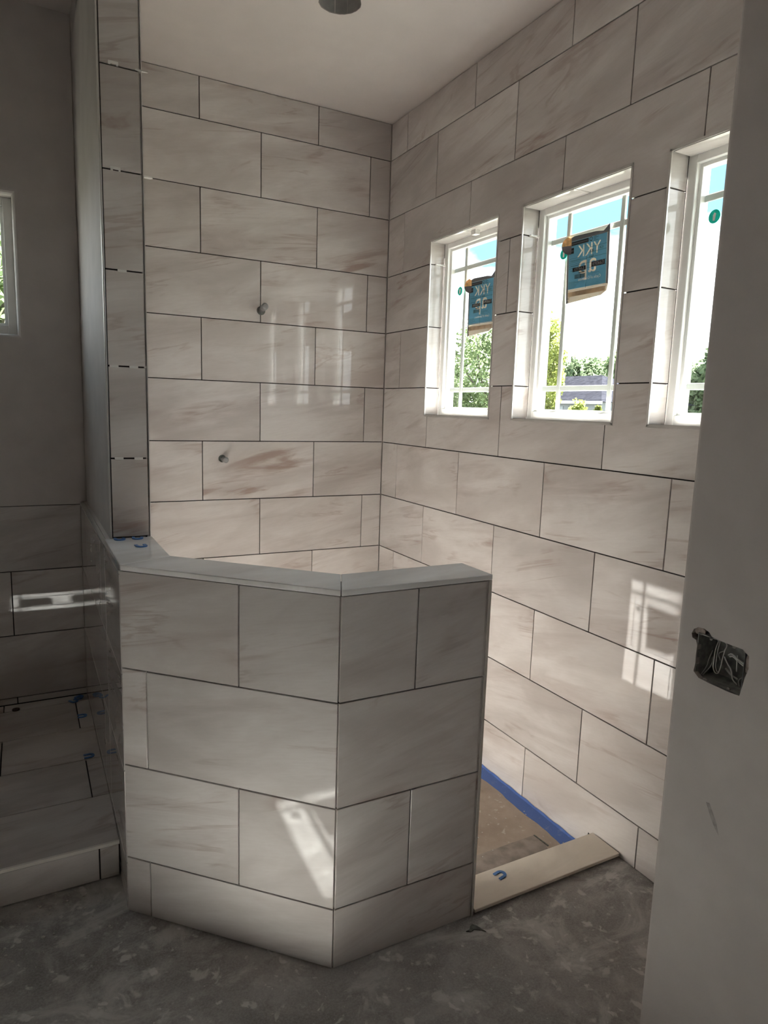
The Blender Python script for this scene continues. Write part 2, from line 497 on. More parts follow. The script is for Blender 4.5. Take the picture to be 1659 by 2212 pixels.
# ------------------------------------------------------------------ floor and ceiling
flo = MB().prism([(WEST, SOUTH), (0.012, SOUTH), (0.012, -1.86), (-0.65, -1.86), (-1.10, -1.87), (-1.55, -1.44), (-1.55, 0.012), (WEST, 0.012)], -0.25, 0.0).build('floor', M['floor'])
tag(flo, kind='structure')
pan = MB().prism([(0.012, -1.86), (-0.65, -1.86), (-1.10, -1.87), (-1.55, -1.44), (-1.55, 0.012), (0.012, 0.012)][::-1], -0.25, Z_PAN).build('floor_shower', M['floor'])
tag(pan, kind='structure')
ceil = MB().grid_wall([WEST - 0.1, 0.16], [SOUTH - 0.1, 0.16], [(-1.597, 0.2, -2.545, 0.2)], lambda u, v, t: (u, v, t), Z_MAIN, Z_MAIN + 0.12).build('ceiling', M['ceiling'])
tag(ceil, kind='structure')
CAN = (-0.708, -0.885); CAN_R = 0.082
def disc_ring(mb, x0, x1, y0, y1, c, r, z0, z1, n=48, rag=0.0):
    """slab with a round hole"""
    b2 = bmesh.new()
    rs = [r * (1 + rag * random.uniform(-1, 1)) for _ in range(n)]
    ring = [(c[0] + rs[i] * math.cos(2 * math.pi * i / n), c[1] + rs[i] * math.sin(2 * math.pi * i / n)) for i in range(n)]
    for z in (z0, z1):
        o = [b2.verts.new((x, y, z)) for x, y in ((x0, y0), (x1, y0), (x1, y1), (x0, y1))]
        h = [b2.verts.new((x, y, z)) for x, y in ring]
        es = [b2.edges.new((o[i], o[(i + 1) % 4])) for i in range(4)] + [b2.edges.new((h[i], h[(i + 1) % n])) for i in range(n)]
        bmesh.ops.triangle_fill(b2, edges=es, use_beauty=True)
        if z == z0: h0, o0 = h, o
        else: h1, o1 = h, o
    for i in range(n): b2.faces.new((h0[i], h0[(i + 1) % n], h1[(i + 1) % n], h1[i]))
    for i in range(4): b2.faces.new((o0[i], o0[(i + 1) % 4], o1[(i + 1) % 4], o1[i]))
    bmesh.ops.recalc_face_normals(b2, faces=b2.faces)
    mb.merge(b2); return mb
c2 = MB(); disc_ring(c2, -1.597, 0.16, -2.545, 0.16, CAN, CAN_R, Z_CEIL, Z_MAIN + 0.12, rag=0.018)
tag(c2.build('ceiling_shower', M['ceiling']), kind='structure')

# ------------------------------------------------------------------ right wall (shower windows)
HOLE_BODY = [(a - 0.0095, b + 0.0095, WZ0 - 0.0095, WZ1 + 0.0095) for a, b in WIN]
wr = MB().grid_wall([-0.16, 2.66], [-0.25, Z_MAIN], [(a, b, c, d_) for a, b, c, d_ in HOLE_BODY], lambda u, v, t: (t, -u, v), 0.014, 0.16).build('wall_right', M['drywall'])
tag(wr, kind='structure')
MB().grid_wall([0.0, 2.55], [Z_PAN, Z_CEIL], HOLE_BODY, lambda u, v, t: (t, -u, v), 0.0075, 0.014).build('mortar_bed', M['mortar'], wr)
tiles(wr, (0, 0, 0), (0, -1, 0), (0, 0, 1), rows(J, (0.1772, 0.4860), 0.001, 2.545, 0.6158), WHOLES + [(1.80, 3, -1, 0.0)])
# reveals of the three openings: tiles on jambs, head and sill, thin metal edge round the mouth
RD = 0.086
for a, b in WIN:
    jz = [WZ1, 2.315, 2.0077, 1.700, WZ0]
    for y, sgn in ((-a, 1), (-b, -1)):
        if sgn == 1: tiles(wr, (0.001, y - 0.0005, 0), (1, 0, 0), (0, 0, 1), [(0, RD, jz[i + 1], jz[i]) for i in range(4)], tilt=0)
        else: tiles(wr, (RD, y + 0.0005, 0), (-1, 0, 0), (0, 0, 1), [(0, RD - 0.001, jz[i + 1], jz[i]) for i in range(4)], tilt=0)
    mid = (b - a) * 0.5
    tiles(wr, (0.001, -a - 0.009, WZ1 - 0.0005), (0, -1, 0), (1, 0, 0), [(0, mid, 0, RD), (mid, b - a - 0.018, 0, RD)], tilt=0)
    tiles(wr, (RD, -a - 0.009, WZ0 + 0.0005), (0, -1, 0), (-1, 0, 0), [(0, b - a - 0.018, 0, RD - 0.001)], tilt=0)
    lin = MB(); q0, q1 = 0.0055, 0.0095
    lin.box(0.010, 0.155, -a + q0, -a + q1, WZ0 - q1, WZ1 + q1).box(0.010, 0.155, -b - q1, -b - q0, WZ0 - q1, WZ1 + q1)
    lin.box(0.010, 0.155, -b - q1, -a + q1, WZ1 + q0, WZ1 + q1).box(0.010, 0.155, -b - q1, -a + q1, WZ0 - q1, WZ0 - q0)
    lin.build('mortar_bed', M['mortar'], wr)
    tr = MB()
    e, w_ = 0.0015, 0.0065
    tr.box(-e, 0.004, -a - w_, -a + 0.002, WZ0, WZ1).box(-e, 0.004, -b - 0.002, -b + w_, WZ0, WZ1)
    tr.box(-e, 0.004, -b, -a, WZ1 - w_, WZ1 + 0.002).box(-e, 0.004, -b, -a, WZ0 - 0.002, WZ0 + w_)
    tr.build('edge_trim', M['metal'], wr)

def window(idx, a, b, z0, z1, to3, fw=0.034, bars=True):
    """vinyl picture window; to3(u, v, t): u along the wall, v up, t outwards from the reveal"""
    w = empty('window_%d' % idx, to3((a + b) / 2, z0, 0.03)); tag(w, kind='structure')
    def bx(mb, u0, u1, v0, v1, t0, t1, bev=0.0):
        p, q = to3(u0, v0, t0), to3(u1, v1, t1)
        mb.box(min(p[0], q[0]), max(p[0], q[0]), min(p[1], q[1]), max(p[1], q[1]), min(p[2], q[2]), max(p[2], q[2]), bev)
    fr = MB()
    bx(fr, a, a + fw, z0, z1, 0, 0.07, 0.002); bx(fr, b - fw, b, z0, z1, 0, 0.07, 0.002)
    bx(fr, a + fw, b - fw, z0, z0 + fw + 0.006, 0, 0.07, 0.002); bx(fr, a + fw, b - fw, z1 - fw, z1, 0, 0.07, 0.002)
    fr.build('frame', M['vinyl'], w)
    sh = MB(); s0 = fw; s1 = fw + 0.012
    bx(sh, a + s0, a + s1, z0 + s0, z1 - s0, 0.016, 0.05, 0.001); bx(sh, b - s1, b - s0, z0 + s0, z1 - s0, 0.016, 0.05, 0.001)
    bx(sh, a + s1, b - s1, z0 + s0 + 0.004, z0 + s1 + 0.004, 0.016, 0.05, 0.001); bx(sh, a + s1, b - s1, z1 - s1, z1 - s0, 0.016, 0.05, 0.001)
    sh.build('sash', M['vinyl'], w)
    g = MB(); bx(g, a + s0, b - s0, z0 + s0, z1 - s0, 0.030, 0.0315); g.build('pane', M['glass'], w)
    if bars:
        k = 0.0112; yo = 0.147
        for u in (a + yo, b - yo):
            m_ = MB(); bx(m_, u - k, u + k, z0 + s1, z1 - s1, 0.034, 0.042, 0.0025); m_.build('muntin', M['vinyl'], w)
        for v in (1.692, 2.287):
            m_ = MB(); bx(m_, a + s1, b - s1, v - k, v + k, 0.036, 0.040, 0.0015); m_.build('muntin', M['vinyl'], w)
    return w
WF = lambda u, v, t: (RD + t, -u, v)
for i, (a, b) in enumerate(WIN): window(i + 1, a, b, WZ0, WZ1, WF)

# ------------------------------------------------------------------ back wall (shower side and tub side)
TUBW = (-2.75, -1.857, 1.863, 2.455)
wb = MB()
wb.grid_wall([-1.60, 0.16], [-0.25, Z_MAIN], [], lambda u, v, t: (u, t, v), 0.014, 0.16)
wb.grid_wall([WEST - 0.12, -1.60], [-0.25, 1.089], [], lambda u, v, t: (u, t, v), 0.014, 0.16)
b2 = bmesh.new(); tmp = MB(); tmp.grid_wall([WEST - 0.12, -1.60], [1.089, Z_MAIN], [TUBW], lambda u, v, t: (u, t, v), 0.002, 0.16)
fe = [e for e in tmp.bm.edges if all(abs(v.co.y - 0.002) < 1e-4 for v in e.verts) and all(TUBW[0] - 1e-3 < v.co.x < TUBW[1] + 1e-3 and TUBW[2] - 1e-3 < v.co.z < TUBW[3] + 1e-3 for v in e.verts)]
bmesh.ops.bevel(tmp.bm, geom=fe, offset=0.022, segments=4, affect='EDGES', profile=0.5)
wb.merge(tmp.bm); b2.free()
wb = wb.build('wall_back', M['drywall']); tag(wb, kind='structure')
mbd = MB(); mbd.box(-1.47, -0.001, 0.0075, 0.014, Z_PAN, Z_CEIL); mbd.box(WEST, -1.627, 0.0075, 0.014, 0.0, 1.087)
mbd.build('mortar_bed', M['mortar'], wb)
tiles(wb, (0, 0, 0), (1, 0, 0), (0, 0, 1), [(-u1, -u0, v0, v1) for u0, u1, v0, v1 in rows(J, (0.4296, 0.1238), 0.001, 1.472, 0.6135)])
TJ = [1.088, 0.780, 0.471, 0.1625, 0.1305]
tiles(wb, (0, 0, 0), (1, 0, 0), (0, 0, 1), [(-u1, -u0, v0, v1) for u0, u1, v0, v1 in rows(TJ, (2.235, 1.932), 1.6245, -WEST, 0.6135)])
window(4, TUBW[0], TUBW[1], TUBW[2], TUBW[3], lambda u, v, t: (u, 0.075 + t, v), 0.036, False)

# ------------------------------------------------------------------ west, south and closet walls
tag(MB().box(WEST - 0.12, WEST, SOUTH, 0.014, -0.25, Z_MAIN).build('wall_left', M['drywall']), kind='structure')
tag(MB().box(WEST - 0.12, 0.16, SOUTH - 0.12, SOUTH, -0.25, Z_MAIN).build('wall_front', M['drywall']), kind='structure')
XC = -0.58; YC = -2.545
wc = MB()
wc.prism([(XC + 0.072, SOUTH), (XC + 0.13, SOUTH), (XC + 0.13, YC - 0.13), (0.014, YC - 0.13), (0.014, YC), (XC + 0.072, YC)], 0.0, Z_MAIN)
def near_corner(e):
    return all(abs(v.co.x - XC) < 1e-4 and abs(v.co.y - YC) < 1e-4 for v in e.verts)
HB = (-2.7110, -2.5995, 1.0285, 1.1290)      # electrical box opening on the closet wall: y0 y1 z0 z1
wc = wc.build('wall_closet', M['drywall']); tag(wc, kind='structure')
HOLE = [(-2.5854, 1.124), (-2.5903, 1.1353), (-2.6002, 1.1424), (-2.6152, 1.143), (-2.6275, 1.1387), (-2.6343, 1.1314), (-2.6577, 1.1290), (-2.6777, 1.1280), (-2.6995, 1.1275), (-2.7063, 1.1275), (-2.7111, 1.1230), (-2.7206, 1.1181), (-2.7224, 1.0916), (-2.7169, 1.0714), (-2.7125, 1.0469), (-2.7098, 1.0292), (-2.6838, 1.028), (-2.655, 1.0292), (-2.6328, 1.0300), (-2.6129, 1.0320), (-2.5995, 1.0423), (-2.602, 1.0614), (-2.6011, 1.0819), (-2.6019, 1.1016), (-2.5975, 1.1126), (-2.588, 1.1151)]
bm = bmesh.new()
R_ = 0.018
for x in (XC, XC + 0.0127):
    o = [bm.verts.new((x, y, z)) for y, z in ((SOUTH, 0), (YC - R_, 0), (YC - R_, Z_MAIN), (SOUTH, Z_MAIN))]
    h = [bm.verts.new((x, y, z)) for y, z in HOLE]
    es = [bm.edges.new((o[i], o[(i + 1) % 4])) for i in range(4)] + [bm.edges.new((h[i], h[(i + 1) % len(h)])) for i in range(len(h))]
    bmesh.ops.triangle_fill(bm, edges=es, use_beauty=True)
    if x == XC: h0 = h
for i in range(len(h)): bm.faces.new((h0[i], h0[(i + 1) % len(h)], h[(i + 1) % len(h)], h[i]))
mb = MB(); mb.merge(bm)
# rounded outer corner and the short return to the end of the wall
arc = [(XC + R_ - R_ * math.cos(a), YC - R_ + R_ * math.sin(a)) for a in [math.pi / 2 * i / 6 for i in range(7)]]
mb.prism(arc + [(XC + 0.075, YC), (XC + 0.075, YC - 0.0127), (XC + R_, YC - R_)], 0, Z_MAIN)
mb.build('drywall_sheet', M['drywall'], wc)

# ------------------------------------------------------------------ partition between shower and tub
wp = MB().box(-1.597, XP_IN - 0.0145, -1.0585, 0.014, 1.10, Z_CEIL + 0.02)
wp.box(XP_OUT + 0.0145, XP_IN - 0.0145, -1.0585, 0.014, -0.25, 1.10)
wp = wp.build('wall_middle', M['drywall']); tag(wp, kind='structure')
md = MB().box(XP_IN - 0.0145, XP_IN - 0.0075, -1.0585, -0.002, Z_PAN, Z_CEIL)
md.box(-1.597, XP_IN - 0.0145, -1.0655, -1.0585, 1.117, Z_CEIL)
md.box(XP_OUT + 0.0075, XP_OUT + 0.0145, -1.0585, -0.002, 0.02, 1.088)
md.build('mortar_bed', M['mortar'], wp)
CJ = [Z_CEIL - 0.001, 2.930, 2.622, 2.314, 2.007, 1.699, 1.392, 1.1185]
tiles(wp, (-1.601, -1.073, 0), (1, 0, 0), (0, 0, 1), [(0.003, 0.125, CJ[i + 1], CJ[i]) for i in range(7)], gap=0.005)
tiles(wp, (XP_IN, 0, 0), (0, 1, 0), (0, 0, 1), [(-u1, -u0, v0, v1) for u0, u1, v0, v1 in rows(J, (0.33, 0.64), 0.002, 1.066, 0.6141)])
tiles(wp, (XP_OUT, 0, 0), (0, -1, 0), (0, 0, 1), rows([1.088, 0.780, 0.471, 0.1625, 0.0], (0.30, 0.60), 0.002, 1.07, 0.6135))
et = MB().box(-1.6045, -1.601, -1.0745, -1.060, 1.117, Z_CEIL - 0.001).box(XP_IN - 0.001, XP_IN + 0.002, -1.0745, -1.064, 1.117, Z_CEIL - 0.001)
et.build('edge_trim', M['metal'], wp)
MB().box(XP_OUT - 0.001, -1.597, -1.0585, -0.001, 1.088, 1.0955).build('top_trim', M['metal'], wp)

# ------------------------------------------------------------------ angled half wall of the shower
hw = empty('half_wall', (-1.138, -1.72, 0))
tag(hw, 'angled tiled half wall with pale capstones in front of the shower', 'half wall')
s2 = math.sqrt(0.5)
def inset(pts, dd):
    n = len(pts); out = []
    for i in range(n):
        p0, p1, p2 = Vector(pts[i - 1]), Vector(pts[i]), Vector(pts[(i + 1) % n])
        e1, e2 = (p1 - p0).normalized(), (p2 - p1).normalized()
        n1, n2 = Vector((-e1.y, e1.x)), Vector((-e2.y, e2.x))
        d1 = dd[i - 1] if isinstance(dd, (list, tuple)) else dd
        d2 = dd[i] if isinstance(dd, (list, tuple)) else dd
        den = n1.x * n2.y - n1.y * n2.x
        if abs(den) < 1e-6: out.append(tuple(p1 + n1 * d1)); continue
        # intersection of the two shifted lines
        c1, c2_ = n1.dot(p1) + d1, n2.dot(p1) + d2
        out.append(((c1 * n2.y - c2_ * n1.y) / den, (n1.x * c2_ - n2.x * c1) / den))
    return out
PLAN = [Lc, K, Rr, Rin, Kin, Lin, (XP_IN, -1.0745), (XP_OUT, -1.0745)]     # counter-clockwise
core = inset(PLAN, [0.0085, 0.0085, 0.0085, 0.0085, 0.0085, 0.0085, 0.0, 0.0085])
MB().prism(core, -0.07, 1.099).box(XP_OUT + 0.0085, XP_IN - 0.0085, -1.0800, -1.0590, -0.07, 1.099).build('core', M['mortar'], hw)
HJ = [1.0985, 0.8023, 0.4948, 0.1873, 0.0005]
dL = Vector((K[0] - Lc[0], K[1] - Lc[1])); LEN_L = dL.length; dL.normalize()
def half(joints, cutsA, cutsB, length):
    out = []
    for i in range(4):
        us = [0.0] + [u for u in (cutsA if i % 2 == 0 else cutsB) if 0.02 < u < length - 0.02] + [length]
        out += [(a, b, joints[i + 1], joints[i]) for a, b in zip(us[:-1], us[1:])]
    return out
tiles(hw, (Lc[0], Lc[1], 0), (dL.x, dL.y, 0), (0, 0, 1), half(HJ, [LEN_L - 0.300], [LEN_L - 0.605], LEN_L - 0.0012), gap=0.0042)
tiles(hw, (K[0], K[1], 0), (1, 0, 0), (0, 0, 1), [(a + 0.0012, b - (0.006 if b > 0.47 else 0), c, d_) if a == 0 else (a, b - (0.006 if b > 0.47 else 0), c, d_) for a, b, c, d_ in half(HJ, [0.2375], [], 0.478)], gap=0.0042)
IJ = [1.0985, 0.7777, 0.470, 0.1627, Z_PAN]
dI = Vector((Lin[0] - Kin[0], Lin[1] - Kin[1])); LEN_I = dI.length; dI.normalize()
tiles(hw, (Kin[0], Kin[1], 0), (dI.x, dI.y, 0), (0, 0, 1), half(IJ, [0.20], [0.42], LEN_I))
tiles(hw, (Rin[0], Rin[1], 0), (-1, 0, 0), (0, 0, 1), half(IJ, [0.14], [], Rin[0] - Kin[0]))
tiles(hw, (XP_IN, Lin[1], 0), (0, 1, 0), (0, 0, 1), half(IJ, [], [0.12], -1.0745 - Lin[1]))
tiles(hw, (Rr[0], Rr[1], 0), (0, 1, 0), (0, 0, 1), half(HJ[:4] + [Z_PAN], [], [], 0.150))
tiles(hw, (XP_OUT, -1.0745, 0), (0, -1, 0), (0, 0, 1), [(0, -1.0745 - Lc[1], c, d_) for c, d_ in ((0.780, 1.088), (0.471, 0.780), (0.1625, 0.471), (0.0, 0.1625))])
MB().box(-0.660, -0.6515, -1.9625, -1.954, 0.0, 1.0985).build('edge_trim', M['metal'], hw)
MB().box(XP_OUT - 0.001, XP_OUT + 0.008, Lc[1], -1.0745, 1.088, 1.0985).build('top_trim', M['metal'], hw)
# capstones: three pieces meeting in mitres, slight overhang
ov = inset(PLAN, [-0.006, -0.006, -0.008, -0.006, -0.006, -0.006, 0.0, 0.002])
oL, oK, oR, oRi, oKi, oLi, oPi, oPo = ov
def cap(pts, z0=1.1005, z1=1.1165):
    c = MB().prism(inset(pts, 0.0009), z0, z1, 0.0016).build('capstone', M['cap_tile'], hw, ((sum(p[0] for p in pts) / len(pts)), (sum(p[1] for p in pts) / len(pts)), z1))
    return c
cap([oL, oLi, oPi, oPo])
cap([oL, oK, oKi, oLi])
cap([oK, oR, oRi, oKi])

# ------------------------------------------------------------------ tub platform
tp = empty('tub_platform', (-2.5, -0.65, 0))
tag(tp, 'low tiled platform with a pale metal front edge at the far left', 'platform')
PZ = 0.130; PX1 = XP_OUT - 0.0008
MB().box(WEST + 0.002, PX1, -1.284, -0.002, 0.001, PZ - 0.0085).build('core', M['mortar'], tp)
dk = []
ys = [-0.002, -0.079, -0.384, -0.685, -0.985, -1.290]
for i in range(5):
    cuts = [-1.685, -2.295, -2.905] if i % 2 else [-1.99, -2.60, -3.21]
    xs = [WEST + 0.003] + sorted(cuts) + [XP_OUT + 0.0016]
    dk += [(a, b, ys[i + 1], ys[i]) for a, b in zip(xs[:-1], xs[1:])]
tiles(tp, (0, 0, PZ), (1, 0, 0), (0, 1, 0), dk)
tiles(tp, (0, -1.293, 0), (1, 0, 0), (0, 0, 1), [(a, b, 0.002, PZ - 0.011) for a, b in ((WEST + 0.003, -2.30), (-2.30, -1.69), (-1.69, -1.628))])
MB().box(WEST + 0.003, PX1, -1.297, -1.2885, PZ - 0.010, PZ + 0.001).build('edge_trim', M['trim_white'], tp)

# ------------------------------------------------------------------ curb threshold, paper, tape
MB_ = MB().prism([(-0.648, -1.966), (-0.006, -1.960), (-0.006, -1.826), (-0.648, -1.830)], 0.009, 0.021, 0.0012)
th = MB_.build('threshold', M['plain_tile'], None, (-0.34, -1.885, 0.021))
tag(th, 'long plain cream tile laid across the shower entrance', 'threshold')
MB().box(-0.640, -0.045, -1.950, -1.850, -0.001, 0.009).build('mortar_bed', M['mortar'], th)
pp = MB().prism([(-0.012, -1.795), (-0.655, -1.795), (-1.06, -1.80), (-1.455, -1.405), (-1.455, -0.015), (-0.012, -0.015)][::-1], Z_PAN, Z_PAN + 0.0015).build('floor_paper', M['paper'])
tag(pp, 'dusty brown protective paper covering the shower floor', 'floor paper')
n = 60
bm = bmesh.new(); prev = None
for i in range(n + 1):
    y = -0.02 - 1.74 * i / n
    xi = -0.068 + 0.004 * math.sin(i * 0.6) + random.uniform(-0.002, 0.002)
    pts = [(-0.003 + 0, y, Z_PAN + 0.010 + 0.002 * math.sin(i * 1.7)), (-0.010 + random.uniform(-0.001, 0.001), y, Z_PAN + 0.0032), (xi, y, Z_PAN + 0.0022)]
    cur = [bm.verts.new(p) for p in pts]
    if prev:
        for j in range(2): bm.faces.new((prev[j], prev[j + 1], cur[j + 1], cur[j]))
    prev = cur
ex = bmesh.ops.extrude_face_region(bm, geom=bm.faces[:], use_keep_orig=True)
bmesh.ops.translate(bm, verts=[g for g in ex['geom'] if isinstance(g, bmesh.types.BMVert)], vec=(0.0002, 0, -0.0006))
mb = MB(); mb.merge(bm)
tp_ = mb.build('masking_tape', M['tape'])
tag(tp_, 'blue masking tape along the foot of the window wall', 'tape')
cs = MB().prism([(-0.640, -1.72), (-0.640, -1.655), (-0.40, -1.650), (-0.136, -1.645), (-0.131, -1.715), (-0.152, -1.765), (-0.36, -1.782), (-0.640, -1.785)][::-1], Z_PAN + 0.0018, Z_PAN + 0.0055).build('cardboard_strip', M['cardboard'])
tag(cs, 'dusty cardboard strip lying just behind the cream threshold', 'cardboard')
MB().prism([(-0.131, -1.642), (-0.126, -1.644), (-0.119, -1.718), (-0.125, -1.721)][::-1], Z_PAN + 0.0016, Z_PAN + 0.004).build('slit', M['chip'], cs)

# ------------------------------------------------------------------ pipe stubs
def pipe_stub(x, z, d_, label, r=0.0135, ln=0.055, ecc=0.30):
    o = empty('pipe_stub', (x, 0, z)); tag(o, label, 'pipe')
    e = Vector((x, 0.006, z)); q = e + Vector(d_).normalized() * ln
    MB().tube((x, 0.0014, z), (x, -0.0012, z), r * 1.45, n=24).build('escutcheon', M['chip'], o)
    MB().tube(e, q, r * 0.86, n=20).build('pipe', M['grey_pvc'], o, smooth=False)
    k = Vector(d_).normalized()
    cp = MB(); cp.tube(q - k * 0.030, q - k * 0.002, r * 1.12, n=20); cp.tube(q - k * 0.002, q + k * 0.004, r * 1.12, r * 0.7, n=20)
    cp.build('pipe_cap', M['grey_cap'], o)
pipe_stub(-0.735, 2.068, (0.02, -1, 0.22), 'upper grey capped pipe stub sticking out of the tiled back wall', 0.0155, 0.075)
pipe_stub(-0.941, 1.302, (0.16, -1, -0.10), 'lower grey capped pipe stub sticking out of the tiled back wall', 0.0135, 0.055)

# ------------------------------------------------------------------ recessed light can
o = empty('recessed_light', (CAN[0], CAN[1], Z_CEIL)); tag(o, 'empty round recessed light can in the shower ceiling', 'light')
b2 = bmesh.new(); n = 40
rings = []
for rr, z in ((CAN_R * 0.985, Z_CEIL + 0.003), (CAN_R * 0.985, Z_CEIL + 0.11), (CAN_R * 0.9, Z_CEIL + 0.125)):
    rings.append([b2.verts.new((CAN[0] + rr * math.cos(2 * math.pi * i / n), CAN[1] + rr * math.sin(2 * math.pi * i / n), z)) for i in range(n)])
for a_, b_ in zip(rings[:-1], rings[1:]):
    for i in range(n): b2.faces.new((a_[i], a_[(i + 1) % n], b_[(i + 1) % n], b_[i]))
b2.faces.new(rings[-1])
mb = MB(); mb.merge(b2); mb.build('housing', M['can_metal'], o, smooth=True)

# ------------------------------------------------------------------ electrical box in the closet wall
o = empty('electrical_box', (XC + 0.02, (HB[0] + HB[1]) / 2, HB[2]))
tag(o, 'open electrical box full of wires in the near right wall', 'electrical box')
y0, y1, z0, z1 = HB; t = 0.002; x0, x1 = XC + 0.003, XC + 0.068
bxm = MB().box(x1 - t, x1, y0, y1, z0, z1).box(x0, x1, y0, y0 + t, z0, z1).box(x0, x1, y1 - t, y1, z0, z1).box(x0, x1, y0, y1, z0, z0 + t).box(x0, x1, y0, y1, z1 - t, z1)
bxm.build('box_body', M['dark_box'], o)
lip = MB().box(x0 - 0.001, x0 + 0.001, y0, y0 + 0.0012, z0, z1).box(x0 - 0.001, x0 + 0.001, y0, y1, z0, z0 + 0.0012)
lip.build('box_lip', M['grey_pvc'], o)
for (yy, zz, sg) in ((-2.631, z1, -1), (-2.684, z1, -1), (-2.6255, z0, 1), (-2.6815, z0, 1)):
    tb = MB().box(x0, x0 + 0.003, yy - 0.0035, yy + 0.0035, min(zz, zz + sg * 0.004), max(zz, zz + sg * 0.004))
    tb.tube((x0, yy, zz + sg * 0.004), (x0 + 0.003, yy, zz + sg * 0.004), 0.0035, n=14)
    tb.build('screw_tab', M['crumb'], o)
def wire(parent, pts, r=0.0011, name='wire'):
    cu = bpy.data.curves.new('w', 'CURVE'); cu.dimensions = '3D'; cu.bevel_depth = r; cu.bevel_resolution = 2
    sp = cu.splines.new('BEZIER'); sp.bezier_points.add(len(pts) - 1)
    for p, q in zip(sp.bezier_points, pts):
        p.co = q; p.handle_left_type = p.handle_right_type = 'AUTO'
    oo = bpy.data.objects.new('w', cu); COL.objects.link(oo)
    me = bpy.data.meshes.new_from_object(oo.evaluated_get(bpy.context.evaluated_depsgraph_get()))
    bpy.data.objects.remove(oo); bpy.data.curves.remove(cu)
    me.materials.clear(); me.materials.append(M['wire'])
    for pl in me.polygons: pl.use_smooth = True
    return link(name, me, parent)
WX = XC + 0.03
wire(o, [(WX - 0.01, -2.604, 1.034), (WX, -2.606, 1.047), (WX, -2.612, 1.069), (WX, -2.614, 1.076), (WX + 0.01, -2.612, 1.088)])
wire(o, [(WX - 0.01, -2.608, 1.033), (WX, -2.614, 1.049), (WX, -2.619, 1.059), (WX + 0.01, -2.614, 1.074)])
wire(o, [(WX + 0.01, -2.626, 1.122), (WX, -2.626, 1.100), (WX - 0.004, -2.627, 1.073), (WX - 0.006, -2.630, 1.053), (WX - 0.006, -2.637, 1.047), (WX - 0.004, -2.643, 1.058), (WX, -2.643, 1.078), (WX + 0.006, -2.643, 1.099), (WX + 0.01, -2.643, 1.110), (WX + 0.012, -2.638, 1.114)])
wire(o, [(WX + 0.01, -2.629, 1.122), (WX + 0.004, -2.6285, 1.100), (WX, -2.6295, 1.073), (WX - 0.002, -2.632, 1.056), (WX - 0.002, -2.637, 1.0500), (WX, -2.641, 1.058), (WX + 0.004, -2.641, 1.080), (WX + 0.01, -2.640, 1.100)])
wire(o, [(WX + 0.01, -2.632, 1.072), (WX + 0.006, -2.630, 1.088), (WX + 0.01, -2.638, 1.095)])
wire(o, [(WX, -2.647, 1.087), (WX - 0.004, -2.659, 1.076), (WX - 0.006, -2.670, 1.066), (WX - 0.006, -2.675, 1.049), (WX, -2.682, 1.038)], 0.0013)
wire(o, [(WX + 0.008, -2.651, 1.091), (WX + 0.004, -2.661, 1.097), (WX, -2.676, 1.093), (WX + 0.004, -2.690, 1.086)], 0.0018)
wire(o, [(WX + 0.01, -2.653, 1.088), (WX + 0.006, -2.663, 1.092), (WX + 0.004, -2.676, 1.087), (WX + 0.008, -2.692, 1.078)], 0.0018)
wire(o, [(WX + 0.004, -2.690, 1.056), (WX, -2.685, 1.048), (WX - 0.004, -2.690, 1.038)])
wire(o, [(WX, -2.676, 1.100), (WX, -2.677, 1.084), (WX + 0.004, -2.675, 1.064)])
wire(o, [(WX + 0.012, -2.645, 1.058), (WX + 0.008, -2.661, 1.051), (WX + 0.006, -2.678, 1.047)], 0.0020)
# torn gypsum showing round the hole
bm = bmesh.new()
for i, (y, z) in enumerate(HOLE):
    pass
for cy, cz, ry, rz in ((-2.601, 1.133, 0.014, 0.010), (-2.716, 1.100, 0.006, 0.020)):
    vsn = [bm.verts.new((XC + 0.006, cy + ry * math.cos(a) * random.uniform(0.8, 1.1), cz + rz * math.sin(a) * random.uniform(0.8, 1.1))) for a in [2 * math.pi * i / 14 for i in range(14)]]
    bm.faces.new(vsn)
ex = bmesh.ops.extrude_face_region(bm, geom=bm.faces[:], use_keep_orig=True)
bmesh.ops.translate(bm, verts=[g for g in ex['geom'] if isinstance(g, bmesh.types.BMVert)], vec=(0.005, 0, 0))
mb = MB(); mb.merge(bm); mb.build('torn_gypsum', M['gypsum'], wc)
M['scuff'] = simple('scuffed_drywall', (0.30, 0.275, 0.26), 0.85, 0, 0.3, 60)
sc = [(-2.663, 0.768), (-2.671, 0.770), (-2.682, 0.752), (-2.692, 0.735), (-2.700, 0.711), (-2.689, 0.722), (-2.676, 0.742)]
bm = bmesh.new(); bm.faces.new([bm.verts.new((XC - 0.0002, y, z)) for y, z in sc])
ex = bmesh.ops.extrude_face_region(bm, geom=bm.faces[:], use_keep_orig=True)
bmesh.ops.translate(bm, verts=[g for g in ex['geom'] if isinstance(g, bmesh.types.BMVert)], vec=(0.0008, 0, 0))
mb = MB(); mb.merge(bm); mb.build('scuff_mark', M['scuff'], wc)

